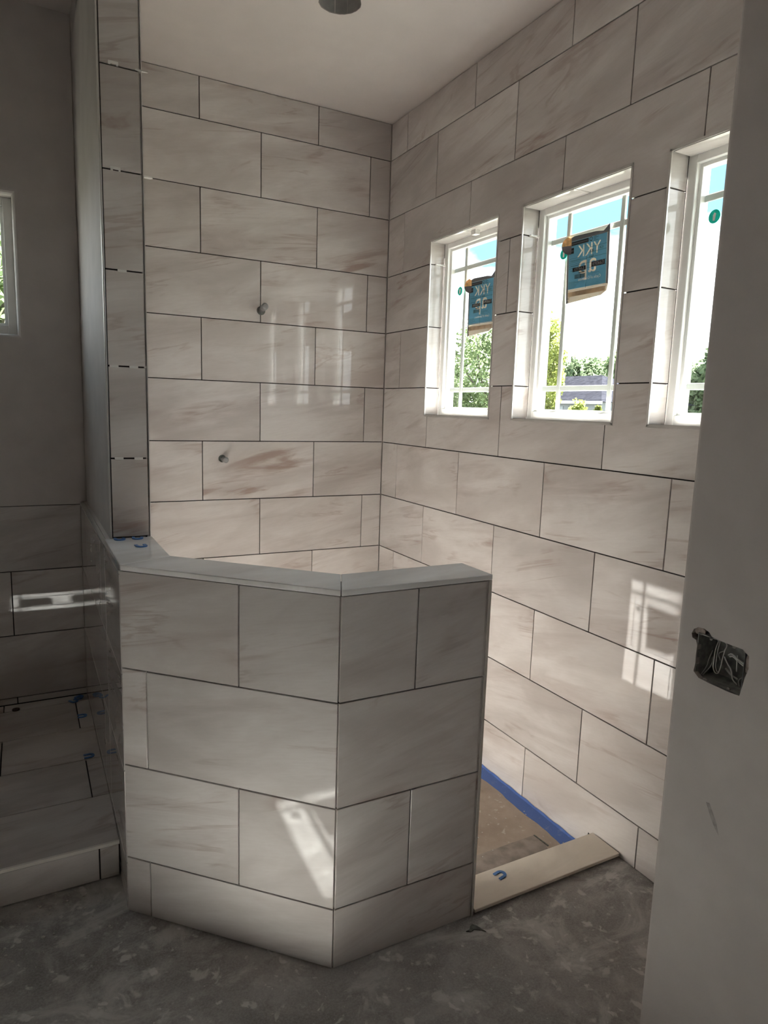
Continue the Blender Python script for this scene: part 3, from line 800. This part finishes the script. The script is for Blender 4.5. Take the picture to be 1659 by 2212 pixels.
# ------------------------------------------------------------------ plastic bits of the tile setters
def horseshoe():
    """flat U-shaped shim lying down, opening towards +x"""
    R0_, R1_, ln = 0.0085, 0.0185, 0.022
    pts = [(ln, -R1_)] + [(-R1_ * math.sin(a), -R1_ * math.cos(a)) for a in [math.pi * i / 12 for i in range(13)]] + [(ln, R1_), (ln, R0_)] + \
          [(-R0_ * math.sin(a), R0_ * math.cos(a)) for a in [math.pi * i / 10 for i in range(11)]] + [(ln, -R0_)]
    return MB().prism(pts[::-1], 0, 0.0034, 0.0005)
shim_me = horseshoe().build('horseshoe_shim', M['blue_plastic'])
shims = [((-0.470, -1.868, 0.0212), 190, 'blue horseshoe shim lying on the cream threshold tile'),
         ((-1.578, -1.101, 1.1168), 90, 'blue horseshoe shim at the column foot, the left one'),
         ((-1.520, -1.101, 1.1168), 84, 'blue horseshoe shim at the column foot, the right one'),
         ((-1.527, -1.236, 1.1168), 96, 'blue horseshoe shim lying loose on the half wall cap'),
         ((-1.665, -0.262, PZ + 0.0006), 178, 'dark blue shim on the tub platform, the middle one by the wall'),
         ((-1.668, -0.663, PZ + 0.0006), 182, 'dark blue shim on the tub platform, nearest the front edge'),
         ((-1.668, -0.050, PZ + 0.0006), 170, 'dark blue shim lowest in the heap in the tub corner'),
         ((-1.690, -0.085, PZ + 0.0042), 120, 'dark blue shim on top of the heap in the tub corner'),
         ((-1.664, -0.050, PZ + 0.0078), 250, 'dark blue shim crossing over the others in the tub corner')]
for i, (p, az, lb) in enumerate(shims):
    o = shim_me if i == 0 else shim_me.copy()
    if i: COL.objects.link(o)
    o.location = p; o.rotation_euler = (0, 0, math.radians(az))
    tag(o, lb, 'shim', 'blue horseshoe shims')
# green clear packing wrapper behind the heap, rusty washer
def clip(loc, w, legs, label, rot=(0, 0, 0)):
    m = MB().box(-w / 2, w / 2, -0.0025, 0.0, -0.0015, 0.0070, 0.0004)
    if legs: m.box(-w / 2, -w / 2 + 0.007, -0.0025, 0, -0.005, 0.001).box(w / 2 - 0.006, w / 2, -0.0025, 0, -0.006, 0.001)
    c = m.build('spacer_clip', M['white_plastic']); c.location = loc; c.rotation_euler = rot
    tag(c, label, 'clip', 'white spacer clips')
yf = -1.0732
clip((-1.556, yf, 2.6265), 0.030, True, 'white bracket clip over the topmost column joint, its left one')
clip((-1.557, yf, 2.3155), 0.030, True, 'white bracket clip over the second column joint from the top')
clip((-1.545, yf, 2.0030), 0.028, False, 'white spacer in the third column joint from the top')
clip((-1.578, yf, 1.6955), 0.028, False, 'left white spacer in the second lowest column joint')
clip((-1.516, yf, 1.6955), 0.028, False, 'right white spacer in the second lowest column joint')
clip((-1.570, yf, 1.3885), 0.028, False, 'left white spacer in the lowest column joint')
clip((-1.507, yf, 1.3885), 0.028, False, 'right white spacer in the lowest column joint')
pl = MB().prism([(-0.014, -0.004), (0.004, -0.016), (0.024, -0.010), (0.026, 0.003), (0.010, 0.004), (-0.008, 0.003)], -0.0015, 0.0015).build('spacer_clip', M['white_plastic'])
pl.location = (-1.478, -1.0770, 2.6245); pl.rotation_euler = (math.radians(35), 0, 0)
tag(pl, 'white flat clip jutting from the column right edge at the topmost joint', 'clip', 'white spacer clips')
pl = MB().prism([(-0.012, -0.014), (0.014, -0.012), (0.020, 0.000), (0.014, 0.008), (-0.012, 0.010)], -0.0015, 0.0015).build('spacer_clip', M['white_plastic'])
pl.location = (-1.459, -1.050, 2.314)
tag(pl, 'white flat clip jutting behind the column at the second joint', 'clip', 'white spacer clips')
sp = MB().box(0.030, 0.056, -0.800, -0.766, WZ1 - 0.030, WZ1 - 0.0008, 0.0008).build('spacer_block', M['white_plastic'])
tag(sp, 'white spacer block under the head of the far small window', 'spacer')
sp = MB().box(0.040, 0.092, -1.190, -1.1785, 2.3125, 2.3175).build('spacer_block', M['white_plastic'])
tag(sp, 'white spacer in the left reveal joint of the middle window', 'spacer')
sp = MB().box(0.030, 0.086, -0.468, -0.4565, 2.3128, 2.3172).build('spacer_block', M['white_plastic'])
tag(sp, 'white spacer in the left reveal joint of the far window', 'spacer')

# ------------------------------------------------------------------ stickers and tags on the glass
# thin films lit from behind by the sun: little gets through the backing, most of that through the inks
M['teal_plastic'] = translucent('teal_plastic', (0.03, 0.62, 0.50), 0.03, 0.08, 60)
M['st_cream'] = translucent('sticker_cream', (0.80, 0.75, 0.65), 0.048, 0.05, 8)
M['st_blue'] = translucent('sticker_blue', (0.26, 0.56, 0.78), 0.88, 0.05, 8)
M['st_grey'] = translucent('sticker_grey', (0.34, 0.345, 0.37), 0.6, 0.1, 8)
M['st_flap'] = translucent('sticker_flap', (0.16, 0.15, 0.16), 0.015, 0.1, 8)
M['st_orange'] = translucent('sticker_orange', (0.80, 0.48, 0.22), 0.034, 0.3, 60)
M['st_beige'] = translucent('sticker_beige', (0.70, 0.63, 0.54), 0.8, 0.15, 30)
M['st_white'] = translucent('sticker_white', (0.95, 0.95, 0.93), 0.8, 0.03, 8)
M['st_letter'] = simple('sticker_pale_ink', (0.80, 0.80, 0.76), 0.6)
M['st_dark'] = simple('sticker_black_print', (0.02, 0.022, 0.028), 0.6)
M['st_line'] = simple('sticker_navy_print', (0.03, 0.10, 0.20), 0.6)
def knockout(u0, u1, v0, v1, texts):
    """flat panel with lettering left out of the ink: texts = (string, size, u, v), back to front"""
    out = bpy.data.curves.new('panel', 'CURVE'); out.dimensions = '2D'; out.fill_mode = 'BOTH'; out.resolution_u = 3
    sp = out.splines.new('POLY'); sp.points.add(3); sp.use_cyclic_u = True
    for p, q in zip(sp.points, ((u0, v0), (u1, v0), (u1, v1), (u0, v1))): p.co = (q[0], q[1], 0, 1)
    dg = bpy.context.evaluated_depsgraph_get()
    for st, size, u, v in texts:
        cu = bpy.data.curves.new('t', 'FONT'); cu.body = st; cu.size = size; cu.align_x = 'CENTER'; cu.align_y = 'CENTER'
        ob = bpy.data.objects.new('t', cu); COL.objects.link(ob)
        bpy.context.view_layer.update()
        tcv = ob.to_curve(bpy.context.evaluated_depsgraph_get(), apply_modifiers=False)
        for a in tcv.splines:
            b = out.splines.new('BEZIER'); b.bezier_points.add(len(a.bezier_points) - 1); b.use_cyclic_u = True; b.resolution_u = 3
            for p, q in zip(b.bezier_points, a.bezier_points):
                p.handle_left_type = p.handle_right_type = 'FREE'
                for at in ('co', 'handle_left', 'handle_right'):
                    w_ = getattr(q, at); setattr(p, at, (u - w_[0], v + w_[1], 0))
        ob.to_curve_clear(); bpy.data.objects.remove(ob); bpy.data.curves.remove(cu)
    ob = bpy.data.objects.new('p', out); COL.objects.link(ob)
    bpy.context.view_layer.update()
    me = bpy.data.meshes.new_from_object(ob.evaluated_get(bpy.context.evaluated_depsgraph_get()))
    bpy.data.objects.remove(ob); bpy.data.curves.remove(out)
    me.materials.clear(); me.materials.append(M['st_blue'])
    return me
def sticker(yL, zB, w, h, shear, label):
    """yL: left edge as seen from inside; built flat in (u right, v up), then set on the inner face of the glass"""
    o = empty('window_sticker', (RD + 0.028, yL, zB)); tag(o, label, 'sticker', 'blue window stickers')
    base = Matrix.Translation((RD + 0.0285, yL, zB)) @ Matrix(((0, 0, -1, 0), (-1, shear[0], 0, 0), (shear[1], 1, 0, 0), (0, 0, 0, 1)))
    lvl = [0]
    def put(name, me, u, v, layer):
        ob = link(name, me, o)
        me.transform(Matrix.Translation((u, v, layer * 0.00012)))
        me.transform(base)
        return ob
    def rect(mb, u0, u1, v0, v1, layer, t=0.00008): mb.box(u0, u1, v0, v1, layer * 0.00012, layer * 0.00012 + t); return mb
    def fin(mb, name, mat):
        ob = mb.build(name, mat, o); ob.data.transform(base); return ob
    k = h / 0.262
    fin(MB().prism([(0, 0), (w * 0.84, 0.012), (w * 0.97, 0.026), (w, 0.05), (w, h), (w * 0.86, h - 0.022), (w * 0.70, h - 0.016), (0.04, h - 0.012), (0, h - 0.02)], 0, 0.0001), 'sheet', M['st_cream'])
    fin(MB().prism([(0, h - 0.030), (w * 0.55, h - 0.030), (w, h - 0.032), (w, h), (w * 0.86, h - 0.022), (w * 0.70, h - 0.016), (0.04, h - 0.012), (0, h - 0.02)], 0.00012, 0.0002), 'grey_band', M['st_grey'])
    fin(rect(MB(), 0, 0.0095, 0.0, h - 0.031, 1), 'grey_band', M['st_grey'])
    fin(rect(MB(), w - 0.011, w - 0.0005, 0.052, h - 0.033, 1), 'grey_band', M['st_grey'])
    put('blue_panel', knockout(0.010, w - 0.0115, 0.0535, h - 0.031, [('YKK', 0.066, w * 0.53, h - 0.078), ('ap', 0.110, w * 0.50, h - 0.130)]), 0, 0, 2)
    put('mirrored_lettering', text_mesh('Cycle of Goodness', 0.0155, M['st_letter'], mirror=True), w * 0.56, 0.086, 5)
    fin(rect(MB(), 0.010, w - 0.014, 0.026, 0.044, 2), 'beige_band', M['st_beige'])
    fin(rect(rect(MB(), 0.022, w * 0.80, 0.006, 0.026, 3), 0.010, w - 0.012, 0.044, 0.0475, 3), 'white_band', M['st_white'])
    fin(rect(rect(MB(), 0.010, w - 0.012, 0.0500 * k, 0.0535 * k, 3), w - 0.0135, w - 0.0115, 0.052, h - 0.03, 3), 'pale_border', M['st_white'])
    # dark header bar, small logo block
    hd = rect(MB(), 0.022, w * 0.52, h - 0.048, h - 0.033, 4)
    rect(hd, 0.020, 0.038, h - 0.078, h - 0.056, 4)
    fin(hd, 'header_bar', M['st_dark'])
    fin(rect(rect(MB(), 0.026, w * 0.50, h - 0.0415, h - 0.0395, 5), 0.022, 0.036, h - 0.068, h - 0.066, 5), 'header_line', M['st_grey'])
    put('house_mark', text_mesh('Q', 0.022, M['st_dark']), w * 0.575, h - 0.040, 4)
    ml = MB()
    for i in range(4): rect(ml, w * 0.64, w * (0.70 + 0.05 * (i % 2)), h - 0.034 - i * 0.005, h - 0.0325 - i * 0.005, 4)
    # printed rules, small copy
    for i in range(6): rect(ml, 0.014, w * 0.34, h - 0.098 - i * 0.0075, h - 0.0972 - i * 0.0075, 4)
    for i in range(5): rect(ml, w * (0.10 if i > 1 else 0.52), w - 0.014, h - 0.070 - i * 0.019, h - 0.0690 - i * 0.019, 4)
    for i in range(10): rect(ml, 0.012, w * random.uniform(0.2, 0.34), 0.082 - i * 0.0028, 0.0826 - i * 0.0028, 4)
    for i in range(4): rect(ml, w * 0.52, w * random.uniform(0.62, 0.8), 0.110 - i * 0.0045, 0.1107 - i * 0.0045, 4)
    rect(ml, w * 0.475, w * 0.481, 0.05, h - 0.085, 4)
    fin(ml, 'fine_print', M['st_line'])
    # black number plates and figures
    nb = MB(); rect(nb, 0.034, w * 0.47, h - 0.150, h - 0.134, 5); rect(nb, w * 0.60, w - 0.020, h - 0.145, h - 0.127, 5)
    rect(nb, w * 0.30, w * 0.45, h - 0.1585, h - 0.1555, 5)
    fin(nb, 'number_plate', M['st_dark'])
    put('number', text_mesh('490663', 0.0185, M['st_white']), (0.034 + w * 0.47) / 2, h - 0.142, 7)
    put('number', text_mesh('490663', 0.0195, M['st_white']), (w * 0.60 + w - 0.020) / 2, h - 0.136, 7)
    put('figure', text_mesh('0.30', 0.013, M['st_dark']), w * 0.60, h - 0.084, 6)
    put('figure', text_mesh('0.21', 0.012, M['st_dark']), w * 0.83, h - 0.080, 6)
    put('figure', text_mesh('0.47', 0.013, M['st_dark']), w * 0.60, h - 0.106, 6)
    bar = MB(); x = 0.046
    while x < w * 0.46:
        wd = random.choice((0.0008, 0.0012, 0.002)); rect(bar, x, x + wd, h - 0.178, h - 0.162, 5); x += wd + random.choice((0.0008, 0.0014))
    fin(bar, 'barcode', M['st_dark'])
    put('footer_mark', text_mesh('YKK', 0.008, M['st_dark']), 0.010, 0.018, 5)
    put('footer_mark', text_mesh('ap', 0.011, M['st_dark']), 0.010, 0.009, 5)
    # peeled corner curling into the room: grey underside and orange upper part
    for nm, mat, a0, a1, dz in (('peeled_corner', M['st_flap'], -2.0, 0.0, 0.0), ('peeled_corner', M['st_orange'], 0.0, 1.25, 0.0)):
        bm = bmesh.new(); prev = None; N_ = 8
        for i in range(N_ + 1):
            a = a0 + (a1 - a0) * i / N_
            c, s_ = math.cos(a), math.sin(a)
            cx, cy = 0.028, h - 0.045
            inner = (cx - 0.004, cy + 0.034 * s_ * 0.8, 0.0006)
            outer = (cx - 0.046 * max(0.0, c) * 0.95 - 0.002, cy + 0.036 * s_, 0.004 + 0.010 * max(0.0, c))
            cur = [bm.verts.new(inner), bm.verts.new(outer)]
            if prev: bm.faces.new((prev[0], prev[1], cur[1], cur[0]))
            prev = cur
        ex = bmesh.ops.extrude_face_region(bm, geom=bm.faces[:], use_keep_orig=True)
        bmesh.ops.translate(bm, verts=[g for g in ex['geom'] if isinstance(g, bmesh.types.BMVert)], vec=(0, 0, 0.0004))
        mb = MB(); mb.merge(bm); fin(mb, nm, mat)
    return o
sticker(-1.343, 2.028, 0.226, 0.270, (0.06, 0.0), 'blue sticker with peeled orange corner on the middle window glass')
sticker(-2.075, 2.015, 0.220, 0.268, (0.03, 0.0), 'blue sticker on the near window glass behind the drywall edge')
sticker(-0.650, 1.952, 0.212, 0.285, (0.02, 0.0), 'blue sticker with peeled corner on the far small window glass')
def glass_tag(y, z, label):
    o = empty('glass_tag', (RD + 0.0285, y, z)); tag(o, label, 'tag', 'green tags on the glass')
    t = MB().tube((RD + 0.0285, y, z), (RD + 0.0275, y, z), 0.021, n=28).build('disc', M['teal_plastic'], o)
    MB().prism([(-0.004, -0.012), (0.003, -0.013), (0.006, 0.008), (0.0, 0.012), (-0.005, 0.004)], 0, 0.0004).build('printed_mark', M['white_plastic'], o)
    pm = o.children[-1]; pm.data.transform(Matrix.Translation((RD + 0.0270, y, z)) @ Matrix(((0, 0, -1, 0), (-1, 0, 0, 0), (0, 1, 0, 0), (0, 0, 0, 1))))
glass_tag(-0.569, 2.180, 'round green tag left of the sticker on the far window')
glass_tag(-1.312, 2.228, 'round green tag left of the sticker on the middle window')
glass_tag(-1.998, 2.222, 'round green tag on the near window cut by the wall')

# ------------------------------------------------------------------ debris on the floor
bm = bmesh.new()
def crumb(x, y, z, s):
    b3 = bmesh.new(); bmesh.ops.create_icosphere(b3, subdivisions=1, radius=s)
    for v in b3.verts: v.co = Vector((v.co.x * random.uniform(0.7, 1.4), v.co.y * random.uniform(0.7, 1.4), max(v.co.z, -s * 0.4) * 0.5 * random.uniform(0.7, 1.2)))
    bmesh.ops.translate(b3, verts=b3.verts, vec=(x, y, z + s * 0.2))
    me = bpy.data.meshes.new('t'); b3.to_mesh(me); b3.free(); bm.from_mesh(me); bpy.data.meshes.remove(me)
for _ in range(60):
    crumb(random.uniform(-2.3, -0.6), random.uniform(-2.9, -2.05), 0, random.uniform(0.0012, 0.0042))
for _ in range(40):
    crumb(random.uniform(-2.0, -1.66), random.uniform(-1.55, -1.305), 0, random.uniform(0.0018, 0.006))
for _ in range(18):
    crumb(random.uniform(-0.62, -0.02), random.uniform(-2.5, -2.0), 0, random.uniform(0.0015, 0.004))
mb = MB(); mb.merge(bm); o = mb.build('plaster_crumbs', M['crumb']); tag(o, 'pale plaster crumbs scattered over the concrete floor', 'debris', kind='stuff')
bm = bmesh.new()
for _ in range(50):
    crumb(random.uniform(-0.62, -0.02), random.uniform(-1.74, -0.9), Z_PAN + 0.006, random.uniform(0.001, 0.0035))
mb = MB(); mb.merge(bm); o = mb.build('plaster_crumbs', M['crumb']); tag(o, 'pale plaster crumbs scattered over the brown shower paper', 'debris', kind='stuff')
ck = MB()
ck.prism([(-0.690, -2.000), (-0.678, -1.994), (-0.668, -2.006), (-0.663, -2.020), (-0.656, -2.038), (-0.665, -2.026), (-0.675, -2.020), (-0.684, -2.014), (-0.698, -2.018), (-0.712, -2.010), (-0.698, -2.009)][::-1], 0.0002, 0.003)
o = ck.build('broken_chip', M['chip']); tag(o, 'dark broken chip on the floor beside the half wall end', 'debris')
o = MB().tube((-1.940, -0.072, PZ + 0.0005), (-1.940, -0.072, PZ + 0.006), 0.016, n=20).build('washer', M['brown']); tag(o, 'small brown disc lying at the back of the tub platform', 'disc')

# ------------------------------------------------------------------ outdoors
gr = MB().box(0.6, 140, -70, 140, -0.6, -0.35).box(-40, 0.6, 0.6, 140, -0.6, -0.35).build('ground', simple('dry_ground', (0.085, 0.085, 0.07), 0.95, 0, 0.4, 0.6)); tag(gr, kind='structure')
M['leaf_dark'] = translucent('dark_leaves', (0.115, 0.15, 0.085), 0.4, 0.5, 0.8)
M['leaf_mid'] = translucent('mid_leaves', (0.155, 0.20, 0.10), 0.45, 0.5, 0.8)
M['leaf_light'] = translucent('light_leaves', (0.19, 0.22, 0.06), 0.5, 0.5, 0.8)
M['bark'] = simple('grey_bark', (0.10, 0.085, 0.07), 0.9, 0, 0.3, 8)
def leaves(lobes, count, size):
    tot = sum(l[3] * l[4] * l[5] for l in lobes); V_, F_ = [], []
    for (cx, cy, cz, rx, ry, rz) in lobes:
        n = max(20, int(count * rx * ry * rz / tot))
        dirs = rng.normal(size=(n, 3)); dirs /= np.linalg.norm(dirs, axis=1)[:, None]
        rad = rng.uniform(0.45, 1.08, n) ** 0.6
        P = np.array((cx, cy, cz)) + dirs * rad[:, None] * np.array((rx, ry, rz))
        a = rng.normal(size=(n, 3)); a /= np.linalg.norm(a, axis=1)[:, None]
        b = np.cross(a, rng.normal(size=(n, 3))); b /= np.linalg.norm(b, axis=1)[:, None]
        s = size * rng.uniform(0.6, 1.4, n)[:, None]
        q = np.stack([P - a * s, P + b * s * 0.5, P + a * s, P - b * s * 0.5], 1)
        k = len(V_); V_ += q.reshape(-1, 3).tolist(); F_ += [(k + 4 * i, k + 4 * i + 1, k + 4 * i + 2, k + 4 * i + 3) for i in range(n)]
    me = bpy.data.meshes.new('crown'); me.from_pydata(V_, [], F_); me.update()
    return me
def tree(x, y, h, r, label, mat, count, size, base=0.25, group='trees outside the windows', lob=9, cat='tree', name='tree'):
    o = empty(name, (x, y, -0.35)); tag(o, label, cat, group)
    lobes = [(x, y, h * (0.5 + base / 2), r * 0.8, r * 0.8, h * (1 - base) * 0.42)]
    for i in range(lob):
        a = 2 * math.pi * i / lob + random.uniform(-0.3, 0.3); zz = h * random.uniform(base + 0.12, 0.9)
        k = 1.0 - abs(zz / h - 0.55) * 0.9
        lobes.append((x + r * 0.62 * k * math.cos(a), y + r * 0.62 * k * math.sin(a), zz, r * 0.42, r * 0.42, r * 0.40))
    for i in range(4): lobes.append((x + random.uniform(-0.4, 0.4) * r, y + random.uniform(-0.4, 0.4) * r, h * random.uniform(0.86, 0.98), r * 0.22, r * 0.22, r * 0.25))
    link('crown', leaves(lobes, count, size), o, mat)
    tk = MB().tube((x, y, -0.35), (x, y, h * 0.55), r * 0.07, r * 0.035, 10)
    for i in range(5):
        a = 2 * math.pi * i / 5
        tk.tube((x, y, h * 0.40), (x + r * 0.6 * math.cos(a), y + r * 0.6 * math.sin(a), h * 0.75), r * 0.03, r * 0.012, 7)
    tk.build('trunk', M['bark'], o)
tree(15.0, 19.6, 5.0, 2.1, 'leafy green tree close outside the far window', M['leaf_mid'], 9000, 0.085, 0.10)
tree(-2.2, 4.6, 3.6, 1.7, 'bushy tree close outside the tub window at far left', M['leaf_mid'], 9000, 0.07, 0.0)
tree(24.0, 26.3, 7.2, 1.15, 'slim yellowish tree at the left edge of the middle window view', M['leaf_light'], 6000, 0.10, 0.02)
tree(50.0, 59.0, 8.8, 3.4, 'dark tree behind the house, leftmost in the middle window', M['leaf_mid'], 7000, 0.29, 0.05)
tree(59.0, 57.5, 8.0, 4.0, 'dark tree behind the house, second from the left', M['leaf_dark'], 7000, 0.29, 0.05)
tree(50.0, 51.2, 7.3, 3.9, 'dark tree behind the house roof, third from the left', M['leaf_dark'], 7000, 0.29, 0.05)
tree(59.0, 49.2, 9.0, 3.9, 'dark tree behind the right end of the house', M['leaf_dark'], 7000, 0.29, 0.05)
tree(50.0, 43.0, 7.6, 3.9, 'dark tree right of the house end in the middle window', M['leaf_mid'], 7000, 0.29, 0.05)
tree(50.0, 34.6, 7.0, 3.9, 'dark tree seen low in the near window', M['leaf_dark'], 7000, 0.29, 0.05)
tree(44.0, 68.0, 6.5, 4.0, 'dark tree far behind the fence in the far window', M['leaf_dark'], 3000, 0.30, 0.1)
tree(30.0, 29.9, 2.5, 0.75, 'small pale shrub before the white house wall', M['leaf_light'], 1800, 0.10, 0.0, 'shrubs by the house', 6, 'shrub', 'shrub')
tree(30.0, 28.3, 2.2, 0.5, 'small yellow shrub at the right corner of the house', M['leaf_light'], 1500, 0.10, 0.0, 'shrubs by the house', 6, 'shrub', 'shrub')
# house
hs = empty('house', (38, 39, -0.35)); tag(hs, 'low white house with grey hipped roof seen through the middle window', 'house')
wall_m = simple('white_stucco', (0.20, 0.215, 0.23), 0.9, 0, 0.05, 0.5)
HX0, HX1, HY0, HY1 = 35.0, 44.0, 33.0, 46.5
MB().box(HX0, HX1, HY0, HY1, -0.35, 2.5).build('wall', wall_m, hs)
rm = simple('grey_shingles', (0.016, 0.016, 0.020), 0.9, 0, 0.25, 3)
bm = bmesh.new()
e0 = 0.5; zr = 4.75
b_ = [bm.verts.new(p) for p in ((HX0 - e0, HY0 - e0, 2.52), (HX1 + e0, HY0 - e0, 2.52), (HX1 + e0, HY1 + e0, 2.52), (HX0 - e0, HY1 + e0, 2.52))]
t0 = bm.verts.new(((HX0 + HX1) / 2, HY0 + 4.6, zr)); t1 = bm.verts.new(((HX0 + HX1) / 2, HY1 - 4.6, zr))
for q in ((b_[0], b_[1], t0), (b_[1], b_[2], t1, t0), (b_[2], b_[3], t1), (b_[3], b_[0], t0, t1), (b_[3], b_[2], b_[1], b_[0])): bm.faces.new(q)
mb = MB(); mb.merge(bm); mb.build('roof', rm, hs)
MB().box(HX0 - 0.56, HX0 - 0.46, HY0 - 0.55, HY1 + 0.55, 2.36, 2.56).build('fascia', M['vinyl'], hs)
dk_ = simple('dark_opening', (0.05, 0.055, 0.06), 0.4)
wn = MB().box(HX0 - 0.04, HX0 + 0.02, 35.0, 36.3, 1.75, 2.2).build('window', dk_, hs)
MB().box(HX0 - 0.04, HX0 + 0.02, 36.9, 37.8, -0.3, 2.15).build('door', simple('grey_door', (0.20, 0.22, 0.24), 0.5), hs)
o = empty('fence', (20, 27, -0.35)); tag(o, 'grey board fence low behind the far window', 'fence')
for q_ in (rm, wall_m, gr.data.materials[0]): q_.node_tree.nodes['Principled BSDF'].inputs['Specular IOR Level'].default_value = 0.0
fm = simple('grey_boards', (0.10, 0.11, 0.10), 0.9, 0, 0.2, 2)
for i in range(8): MB().box(20.0, 20.06, 24.9 + i * 0.5, 25.37 + i * 0.5, -0.35, 2.02 + 0.02 * (i % 2)).build('board', fm, o)
MB().box(20.06, 20.12, 24.9, 28.9, 1.5, 1.6).build('rail', fm, o)
